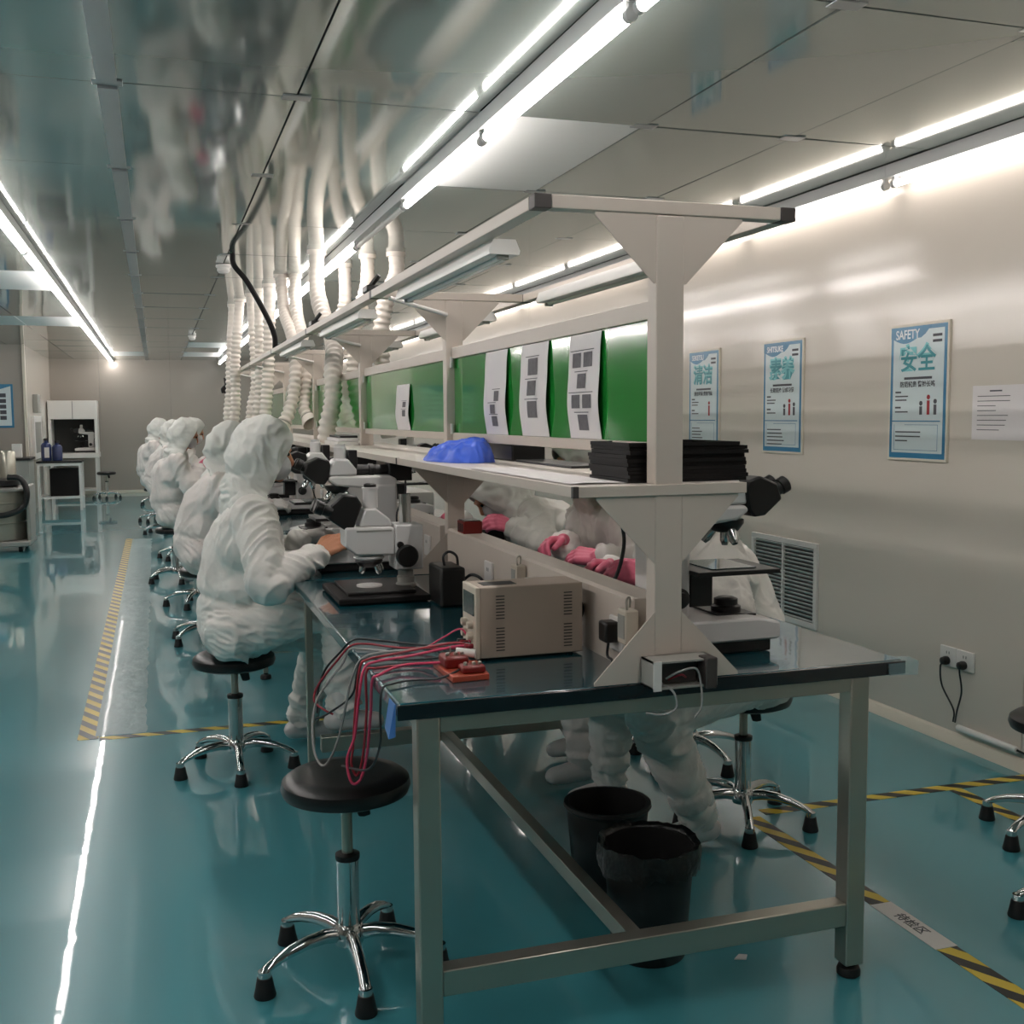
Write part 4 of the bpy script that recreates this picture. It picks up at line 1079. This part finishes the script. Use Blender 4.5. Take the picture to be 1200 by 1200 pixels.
t = thing('side_table', 'white framed side table with a dark top and lower shelf, under the blue bottles', 'table', (-1.47, 18.85, 0))
MB().box(-1.80, -1.13, 18.55, 19.15, .755, .785).build('table_top', M['black'], t, bevel=.003)
for x in (-1.79, -1.18):
    for y in (18.56, 19.1):
        MB().box(x, x + .04, y, y + .04, 0, .755).build('leg', M['white'], t)
MB().box(-1.75, -1.18, 18.565, 18.595, .71, .755).build('rail', M['white'], t)
MB().box(-1.78, -1.15, 18.58, 19.12, .19, .225).build('lower_shelf', M['white'], t)
mb = MB(); mb.box(-1.62, -1.2, 18.7, 19.05, .2255, .66)
one('dark_crate', mb, M['blackmat'], 'dark crate on the lower shelf of the side table', 'crate', loc=(-1.4, 18.88, .2255), bevel=.006)
for k, (x, h_, lab) in enumerate(((-1.66, .34, 'taller dark blue bottle with a white label on the side table'), (-1.50, .3, 'shorter dark blue bottle on the right of the side table'))):
    t = thing('blue_bottle', lab, 'bottle', (x, 18.75, .785), 0, 'blue bottles')
    MB().lathe([(.07, 0), (.078, .01), (.078, h_ * .72), (.06, h_ * .82), (.03, h_ * .86), (.03, h_ * .95)], (x, 18.75, .785), n=24).build('body', M['bluejug'], t)
    MB().lathe([(.034, h_ * .95), (.034, h_ + .02)], (x, 18.75, .785), n=16).build('cap', M['black'], t)
    if k == 0:
        MB().box(x - .02, x + .05, 18.664, 18.672, .84, 1.0).build('bottle_label', M['white'], t)

t = thing('clean_bench', 'white clean bench cabinet with an open front at the back wall', 'cabinet', (-1.44, 21.9, 0))
x0, x1, y0, y1 = -1.86, -1.02, 21.55, 22.2
mb = MB(); mb.box(x0, x1, y0, y1, 1.44, 1.78); mb.build('filter_box', M['white'], t, bevel=.006)
mb = MB(); mb.box((x0 + x1) / 2 - .004, (x0 + x1) / 2 + .004, y0 - .002, y0, 1.45, 1.77); mb.build('door_joint', M['seam'], t)
mb = MB(); mb.box(x0, x0 + .05, y0, y1, .82, 1.44); mb.box(x1 - .05, x1, y0, y1, .82, 1.44); mb.box(x0, x1, y1 - .03, y1, .82, 1.44); mb.build('side_walls', M['white'], t)
MB().box(x0 + .05, x1 - .05, y1 - .034, y1 - .03, .82, 1.44).build('dark_back_sheet', M['dark'], t)  # opaque dark sheet over the cabinet's rear wall
MB().box(x0 - .01, x1 + .01, y0 - .02, y1, .73, .82).build('work_tray', M['white'], t, bevel=.005)
for x in (x0 + .01, x1 - .06):
    for y in (y0 + .01, y1 - .06):
        MB().box(x, x + .05, y, y + .05, 0, .73).build('leg', M['white'], t)
MB().box(x0 + .06, x1 - .06, y0 + .03, y1 - .03, .12, .15).build('foot_shelf', M['white'], t)
dup(m2, (-1.25, 21.85, .822), 0, 'small microscope inside the white clean bench cabinet at the back wall')
t = thing('wall_panel_unit', 'white framed hatch on the left return wall beside the clean bench', 'hatch', (-1.88, 19.6, .9))
MB().box(-1.879, -1.84, 19.0, 20.2, .8, 1.5).build('frame', M['white'], t, bevel=.005)
MB().box(-1.84, -1.837, 19.15, 20.05, .9, 1.4).build('pane', M['greyp'], t)
t = thing('control_box', 'grey control box on the left return wall above the hatch', 'control box', (-1.88, 19.6, 1.7))
MB().box(-1.879, -1.80, 19.3, 19.7, 1.55, 1.85).build('case', M['greyp'], t, bevel=.006)

t = thing('wall_poster', 'blue bordered poster on the grey wall at the far left, partly out of the picture', 'poster', (-2.5, 18.27, 1.32), 0, None)
MB().box(-3.0, -2.05, 18.255, 18.268, 1.32, 1.98).build('border_print', M['poster_blue'], t)
MB().box(-2.97, -2.08, 18.253, 18.255, 1.35, 1.95).build('face_print', M['poster_pale'], t)
mb = MB(); mb.prism([(-2.97, 1.95), (-2.97, 1.86), (-2.6, 1.84), (-2.3, 1.88), (-2.08, 1.95)], 1, 18.251, 18.253); mb.build('title_band', M['poster_blue'], t)
mb = MB()
for k in range(5):
    z = 1.80 - k * .085
    mb.box(-2.9, -2.3, 18.2515, 18.253, z, z + .02); mb.box(-2.24, -2.15, 18.2515, 18.253, z - .02, z + .04)
mb.build('small_print', M['ink'], t)
# ------------------------------------------------------------------ people
def remesh(mb, voxel, smooth=3):
    smooth = int(smooth)
    bmesh.ops.recalc_face_normals(mb.bm, faces=mb.bm.faces[:])
    me = bpy.data.meshes.new('tmp'); mb.bm.to_mesh(me); mb.bm.free()
    o = bpy.data.objects.new('tmp', me); COL.objects.link(o)
    r = o.modifiers.new('r', 'REMESH'); r.mode = 'VOXEL'; r.voxel_size = voxel; r.use_smooth_shade = True
    if smooth:
        s = o.modifiers.new('s', 'SMOOTH'); s.iterations = smooth; s.factor = .5
    out = bpy.data.meshes.new_from_object(o.evaluated_get(bpy.context.evaluated_depsgraph_get()))
    bpy.data.objects.remove(o); bpy.data.meshes.remove(me)
    return out

def fold(me, bones, seed, seams=()):
    """press cloth folds into a mesh along the given bones: (p0, p1, along, across, twist, amplitude)"""
    n = len(me.vertices)
    co_ = np.empty(n * 3); me.vertices.foreach_get('co', co_); co_ = co_.reshape(-1, 3)
    no = np.empty(n * 3); me.vertices.foreach_get('normal', no); no = no.reshape(-1, 3)
    W = []; Q = []; A = []
    for p0, p1, al, ac, tw, am in bones:
        p0, p1 = np.array(p0), np.array(p1)
        d = p1 - p0; L = np.linalg.norm(d); d = d / L
        u, v, _ = frame_of(V(d)); u, v = np.array(u), np.array(v)
        r = co_ - p0
        s = r @ d
        q = r - np.outer(np.clip(s, 0, L), d)
        dist = np.linalg.norm(q, axis=1) + 1e-4
        a, b = r @ u, r @ v
        W.append(1 / dist ** 6)
        Q.append(np.stack([s * al + (a * .8 + b) * tw, a * ac, b * ac], 1))
        e = np.minimum(np.abs(s), np.abs(L - s))
        A.append(am * (.6 + .7 * np.exp(-(e / .08) ** 2)))
    W = np.array(W); W /= W.sum(0)
    disp = np.zeros(n)
    for w_, q, a in zip(W, Q, A):
        idx = np.nonzero(w_ > .03)[0]
        f = np.empty(len(idx))
        for k, i in enumerate(idx):
            x, y, z = q[i]
            w1 = noise.noise((x * .3 + seed, y * .4, z * .4)); w2 = noise.noise((x * .3 - seed, y * .4 + 9, z * .4))
            m_ = .5 + .9 * noise.noise((x * .25 + 4, y * .35 + seed, z * .35))
            a1 = 1 - abs(noise.noise((x + 1.1 * w1 + seed * 3.1, y + w2, z + w1))) * 2.6
            a2 = 1 - abs(noise.noise((x * 2.2 + w2 + seed, y * 2 + w1 * 2, z * 2))) * 2.6
            f[k] = 1.9 * max(a1, -.55) * abs(a1) ** .6 * max(.2, m_) + .6 * max(a2, -.5) * max(.25, 1 - m_)
        disp[idx] += w_[idx] * f * a[idx]
    for zc, sg, amp in seams:
        p, hw = zc
        dz = (co_ - np.array(p)) @ np.array(sg)
        near = np.linalg.norm(co_ - np.array(p), axis=1) < hw
        disp -= near * amp * np.exp(-(dz / .016) ** 2)
    co_ += no * disp[:, None]
    me.vertices.foreach_set('co', co_.ravel()); me.update()

def hand(mb, wr, d, nrm, side, curl=.6, grow=0, spread=1.0):
    """five-fingered hand: d fingers' direction, nrm palm normal, side +1/-1 picks the thumb side"""
    d = V(d).normalized(); nrm = V(nrm); nrm = (nrm - d * nrm.dot(d)).normalized()
    s = d.cross(nrm) * side
    wr = V(wr)
    for k in range(4):
        off = (.030 - .02 * k) * spread
        base = wr + d * (.088 - .004 * abs(k - 1)) + s * off
        mb.caps(wr + s * off * .55 + d * .01, .019 + grow, base, .0135 + grow, 12)
        L = (.073, .082, .077, .06)[k]
        p = base; a = 0; dirv = d
        for seg, fr in enumerate((.45, .32, .27)):
            a += curl * (.75, .8, .5)[seg]
            dirv = (d * math.cos(a) + nrm * math.sin(a)).normalized()
            q = p + dirv * L * fr * 1.05
            mb.caps(p, .0098 - .0008 * seg + grow, q, .0092 - .0009 * seg + grow, 10)
            p = q
    b = wr + d * .025 + s * .022
    m1 = b + (d * .62 + s * .62 + nrm * .35).normalized() * .045
    m2_ = m1 + (d * .85 + s * .15 + nrm * .5).normalized() * .034
    m3 = m2_ + (d * .85 - s * .1 + nrm * .55).normalized() * .026
    mb.caps(b, .017 + grow, m1, .0125 + grow, 10); mb.caps(m1, .0115 + grow, m2_, .0105 + grow, 10); mb.caps(m2_, .0105 + grow, m3, .009 + grow, 10)

def ik(a, b, l1, l2, pole):
    a, b, pole = V(a), V(b), V(pole)
    d = b - a; L = min(d.length, (l1 + l2) * .999); dn = d.normalized()
    x = (l1 * l1 - l2 * l2 + L * L) / (2 * L)
    h_ = math.sqrt(max(0, l1 * l1 - x * x))
    p = pole - a; p = (p - dn * p.dot(dn)).normalized()
    return a + dn * x + p * h_

def person(label, loc, rz, P_, voxel=.01, hvox=.0045, seed=1, suit='suit', group=None, shoes='white'):
    g = lambda k, d=None: V(P_[k]) if k in P_ else V(d)
    pel, bel, che, nek, hed = g('pelvis'), g('belly'), g('chest'), g('neck'), g('head')
    lat = V((0, 1, 0))
    yaw = P_.get('yaw', 0.0)
    slat = V((-math.sin(yaw), math.cos(yaw), 0))
    fdir = V(P_['face']).normalized()
    up = (V(P_.get('top', (0, 0, 1))) - fdir * V(P_.get('top', (0, 0, 1))).dot(fdir)).normalized()
    side = up.cross(fdir)
    sho = g('shoulders')
    S = {1: sho + slat * .165, -1: sho - slat * .165}
    J = {}
    for sd, nm in ((1, 'l'), (-1, 'r')):
        wr = g('wrist_' + nm)
        J['e', sd] = ik(S[sd], wr, .29, .25, P_.get('pole_' + nm, S[sd] + V((-.15, sd * .25, -.4))))
        dv = wr - J['e', sd]
        J['w', sd] = wr if dv.length < .27 else J['e', sd] + dv.normalized() * .27
        hp = pel + lat * sd * .09
        an = g('ankle_' + nm)
        J['h', sd] = hp
        J['k', sd] = ik(hp, an, .44, .43, P_.get('kpole_' + nm, hp + V((.8, sd * .12, .5))))
        J['a', sd] = an
    fist = P_.get('hand', {})
    HD = {}
    for sd, nm in ((1, 'l'), (-1, 'r')):
        fd = P_.get('fingers_' + nm, (J['w', sd] - J['e', sd])); HD[sd] = (V(fd).normalized(), V(P_.get('palm_' + nm, (0, 0, -1))), P_.get('curl_' + nm, .6))
    # --- body (one continuous figure)
    mb = MB()
    mb.caps(pel - lat * .06, .1, pel + lat * .06, .1); mb.caps(pel, .1, bel, .1); mb.caps(bel, .1, che, .105)
    mb.caps(che - slat * .07, .095, che + slat * .07, .095); mb.caps(S[-1], .05, S[1], .05); mb.caps(che, .08, nek, .055)
    mb.caps(nek, .05, hed - up * .06, .05)
    mb.ell(hed + up * .01 - fdir * .012, (.093, .074, .112), Matrix((fdir, side, up)).transposed())
    mb.ell(hed - up * .05 + fdir * .032, (.055, .052, .062), Matrix((fdir, side, up)).transposed(), 2)       # jaw
    mb.caps(hed + fdir * .086 + up * .012, .010, hed + fdir * .105 - up * .022, .0135, 10)                     # nose
    mb.caps(hed + fdir * .082 + up * .03 - side * .03, .011, hed + fdir * .082 + up * .03 + side * .03, .011, 10)  # brow
    mb.caps(hed + fdir * .083 - up * .052 - side * .016, .008, hed + fdir * .083 - up * .052 + side * .016, .008, 8)  # lips
    mb.ell(hed + fdir * .068 - up * .088, (.02, .022, .018), None, 2)                                           # chin
    for sd in (1, -1):
        mb.ell(hed + side * sd * .076 - fdir * .015, (.02, .01, .03), Matrix((fdir, side, up)).transposed(), 2)  # ears
        mb.caps(S[sd], .05, J['e', sd], .04); mb.caps(J['e', sd], .04, J['w', sd], .027)
        hand(mb, J['w', sd], HD[sd][0], HD[sd][1], -sd, HD[sd][2])
        mb.caps(J['h', sd], .085, J['k', sd], .058); mb.caps(J['k', sd], .058, J['a', sd], .038)
        mb.caps(J['a', sd] - V((.03, 0, .03)), .03, J['a', sd] + V((.1, 0, -.045)), .025)
    body = finish('person', remesh(mb, hvox, 2), M['skin'], ang=180)
    body.location = loc; body.rotation_euler = (0, 0, rz)
    tag(body, label, 'person', group)
    for sd in (1, -1):
        e = MB(); e.ell(hed + fdir * .082 + up * .012 + side * sd * .03, (.0075, .012, .0075), Matrix((fdir, side, up)).transposed(), 2)
        e.build('eye', M['eye'], body, local=True)
    # --- coverall
    mb = MB()
    mb.caps(pel - lat * .065, .128, pel + lat * .065, .128); mb.caps(pel, .13, bel, .145); mb.caps(bel, .145, che, .15)
    mb.caps(bel - lat * .05, .12, bel + lat * .05, .12)
    mb.caps(che - slat * .07, .128, che + slat * .07, .128); mb.caps(che.lerp(S[-1], .5), .115, che.lerp(S[1], .5), .115); mb.caps(S[-1] * .9 + sho * .1, .078, S[1] * .9 + sho * .1, .078)
    mb.caps(che, .12, nek, .07)
    if 'hump' in P_: mb.caps(V(P_['hump'][0]), P_['hump'][1], V(P_['hump'][2]), P_['hump'][3])
    ax = (bel - pel).normalized(); wp = pel.lerp(bel, .72)
    seam = [((tuple(wp), .26), tuple(ax), .009)]
    bones = [(pel, bel, 7, 12, 4, .013), (bel, nek, 6, 11, 5, .013)]
    for sd in (1, -1):
        e, w_ = J['e', sd], J['w', sd]
        f = (w_ - e).normalized()
        mb.caps(S[sd], .084, e, .076); mb.caps(e, .076, w_ - f * .05, .062); mb.caps(w_ - f * .045, .056, w_ - f * .014, .047)
        seam.append(((tuple(w_ - f * .055), .09), tuple(f), .013))
        h_, k, a = J['h', sd], J['k', sd], J['a', sd]
        mb.caps(h_, .112, k, .086); mb.caps(k, .088, a + (k - a).normalized() * .1, .075)
        mb.caps(a + (k - a).normalized() * .1, .078, a + (k - a).normalized() * .03, .06)
        kd = (k - a).normalized(); seam.append(((tuple(a + kd * .13), .12), tuple(kd), .010)); seam.append(((tuple(a + kd * .055), .1), tuple(kd), .008))
        bones += [(S[sd], e, 15, 7, 8, .015), (e, w_, 17, 7, 7, .014), (h_, k, 11, 13, 13, .016), (k, a, 17, 9, 7, .014)]
    me = remesh(mb, voxel, .26 / voxel); fold(me, bones, seed, seam)
    finish('coverall', me, M[suit], body, ang=180)
    # --- hood: head cover and shoulder cape, cut open at the face
    mb = MB()
    Rm = Matrix((fdir, side, up)).transposed()
    mb.ell(hed + up * .012 - fdir * .02, (.125, .108, .138), Rm)
    mb.ell(hed - fdir * .05 - up * .03, (.105, .105, .115), Rm)
    mb.caps(hed - fdir * .01 - up * .05, .104, nek + V((.01, 0, .03)), .108)
    mb.caps(nek + V((.005, 0, .04)), .112, nek + V((.01, 0, -.02)), .122)
    mb.caps(nek - slat * .075 + V((0, 0, -.03)), .085, nek + slat * .075 + V((0, 0, -.03)), .085)
    me = remesh(mb, voxel * .85, 8)
    fold(me, [(hed - side * .1, hed + side * .1, 5, 9, 4, .011), (hed - up * .06, nek, 15, 6, 4, .013)], seed + 5)
    bm = bmesh.new(); bm.from_mesh(me)
    fp = P_.get('face_cut', .052)
    pc = hed + fdir * fp - up * .02
    nv = (fdir + up * P_.get('cut_tilt', -.12)).normalized()
    bmesh.ops.bisect_plane(bm, geom=bm.verts[:] + bm.edges[:] + bm.faces[:], plane_co=pc, plane_no=nv, clear_outer=True)
    bm.to_mesh(me); bm.free()
    hd = finish('hood', me, M['hood'], body, ang=180)
    so = hd.modifiers.new('cloth', 'SOLIDIFY'); so.thickness = .004; so.offset = 0
    # --- boots
    for sd in (1, -1):
        a = J['a', sd]
        tz = V(P_.get('toe', (1, 0, 0))).normalized()
        mb = MB()
        mb.caps(a + V((0, 0, .06)), .052, a - V((0, 0, .01)), .047)
        mb.caps(a - tz * .035 + V((0, 0, -.042)), .042, a + tz * .06 + V((0, 0, -.047)), .04)
        mb.caps(a + tz * .06 + V((0, 0, -.047)), .042, a + tz * .13 + V((0, 0, -.055)), .036)
        mb.bm.verts.ensure_lookup_table()
        for v in mb.bm.verts:
            if v.co.z < a.z - .085: v.co.z = a.z - .085
        m_ = remesh(mb, .008, 3)
        finish('shoe', m_, M['mwhite'], body, ang=180)
    # --- gloves, mask
    for sd, nm in ((1, 'l'), (-1, 'r')):
        gm = P_.get('glove_' + nm)
        if gm:
            mb = MB(); hand(mb, J['w', sd], HD[sd][0], HD[sd][1], -sd, HD[sd][2], .0022)
            f = (J['w', sd] - J['e', sd]).normalized()
            mb.caps(J['w', sd] - f * .05, .036, J['w', sd] + f * .01, .03)
            m_ = remesh(mb, max(.0032, hvox * .8), 2)
            finish('glove', m_, M[gm], body, ang=180)
    if P_.get('mask', True):
        mb = MB(); mb.ell(hed + fdir * .052 - up * .045, (.056, .064, .058), Rm, 3)
        m_ = remesh(mb, .006, 1)
        finish('face_mask', m_, M['mask'], body, ang=180)
    return body

# nearest worker, right hand bare, at the microscope
A = dict(pelvis=(-.0, 0, .60), belly=(.035, 0, .76), chest=(.055, -.01, .95), shoulders=(.075, -.01, 1.055), neck=(.075, 0, 1.115), head=(.148, -.01, 1.305),
         face=(1, -.02, -.20), top=(.1, 0, 1), wrist_r=(.315, -.22, .915), fingers_r=(.85, .12, .42), palm_r=(.2, .75, -.5), curl_r=.55, pole_r=(.05, -.6, .5),
         wrist_l=(.30, .10, .945), fingers_l=(.95, .0, .1), palm_l=(.1, -.6, -.7), curl_l=.7, glove_l='whiteglove', pole_l=(.05, .6, .5),
         ankle_r=(.395, -.26, .29), ankle_l=(.30, .33, .10), kpole_r=(.8, -.16, 1.2), kpole_l=(.9, .2, 1.2), face_cut=.066, cut_tilt=-.30,
         hump=((-.01, 0, .66), .135, (.005, 0, .9), .125))
person('person in white hooded coverall nearest in the left row, one bare hand on the microscope', (.275, 4.52, 0), 0, A, .0065, .0042, 1)

B_ = dict(pelvis=(-.02, 0, .59), belly=(.0, 0, .74), chest=(.07, 0, .93), shoulders=(.115, 0, 1.03), neck=(.13, 0, 1.09), head=(.19, 0, 1.275),
          face=(1, 0, -.45), top=(.4, 0, 1), wrist_r=(.40, -.16, .90), fingers_r=(1, .1, .0), palm_r=(0, .6, -.7), wrist_l=(.40, .14, .90), fingers_l=(1, -.1, 0), palm_l=(0, -.6, -.7),
          glove_r='whiteglove', glove_l='whiteglove', ankle_r=(.12, -.16, .10), ankle_l=(.26, .2, .10), kpole_r=(.8, -.2, 1.2), kpole_l=(.8, .2, 1.2),
          hump=((-.06, 0, .66), .13, (.0, 0, .9), .125))
p2 = person('person in white hooded coverall half hidden behind the nearest worker of the left row', (.265, 7.2, 0), 0, B_, .011, .006, 2, 'suit2')
C_ = dict(B_); C_.update(pelvis=(.0, 0, .60), belly=(-.01, 0, .76), chest=(.02, 0, .95), shoulders=(.055, 0, 1.06), neck=(.075, 0, 1.12), head=(.145, 0, 1.30),
          hump=((-.05, 0, .72), .13, (-.03, 0, .96), .13), wrist_r=(.24, -.12, 1.02), wrist_l=(.25, .1, 1.02), fingers_r=(.8, .1, .5), fingers_l=(.8, -.1, .5), glove_r='pink', glove_l='pink')
p3 = person('person in white hooded coverall, third in the left row, hands raised to the chest', (.115, 10.1, 0), 0, C_, .012, .007, 3, 'suit2')
dup(p3, (.23, 11.75, 0), 0, 'person hidden behind the third worker, only the top of a white hood in view')
dup(p2, (.02, 14.4, 0), 0, 'person in white hooded coverall, last but one in the left row')
dup(p3, (-.09, 16.1, 0), 0, 'person in white hooded coverall, farthest and leftmost of the left row')

# right row, facing the bench from the other side
D_ = dict(pelvis=(.02, 0, .59), belly=(.06, 0, .73), chest=(.17, 0, .90), shoulders=(.25, 0, 1.0), neck=(.29, 0, 1.055), head=(.375, 0, 1.185),
          face=(1, 0, -.9), top=(.8, 0, 1), wrist_l=(.52, .28, .95), fingers_l=(.9, -.1, .25), palm_l=(.1, -.7, -.5), curl_l=.75, glove_l='pink', pole_l=(.3, .8, .6),
          wrist_r=(.50, -.1, .93), fingers_r=(.9, .2, .1), palm_r=(0, .6, -.7), curl_r=.8, glove_r='pink',
          ankle_l=(.26, .1, .10), ankle_r=(.40, -.35, .10), kpole_l=(.9, .18, 1.2), kpole_r=(.9, -.3, 1.2), hump=((-.01, 0, .64), .13, (.12, 0, .9), .12))
person('person in white coverall bowed low behind the front post, by the right microscope', (1.955, 3.3, 0), PI, D_, .009, .0045, 5)
E_ = dict(D_); E_.update(face_cut=.085, belly=(.06, 0, .74), chest=(.2, 0, .92), shoulders=(.29, 0, 1.03), neck=(.34, 0, 1.11), head=(.375, -.02, 1.285), face=(1, 0, -.5),
          wrist_l=(.45, .34, .925), fingers_l=(.7, -.55, .1), palm_l=(-.2, -.4, -.7), wrist_r=(.47, .02, .95), fingers_r=(.85, .3, .05), palm_r=(0, .5, -.8),
          ankle_l=(.42, .12, .10), ankle_r=(.3, -.2, .10))
person('person in white coverall with pink gloves whose hood top shows over the shelf', (1.985, 4.03, 0), PI, E_, .01, .0045, 6, 'suit2')
F_ = dict(D_); F_.update(face_cut=.07, chest=(.18, 0, .88), shoulders=(.29, 0, .96), neck=(.35, 0, 1.0), head=(.47, .02, 1.06), face=(.8, .05, -1), top=(1, 0, .6),
          wrist_l=(.42, .2, .91), fingers_l=(.8, .1, .25), glove_l='pink', wrist_r=(.6, -.12, .93))
person('person in white coverall bowed deepest, farthest visible of the right row', (2.06, 5.25, 0), PI, F_, .01, .0055, 7)
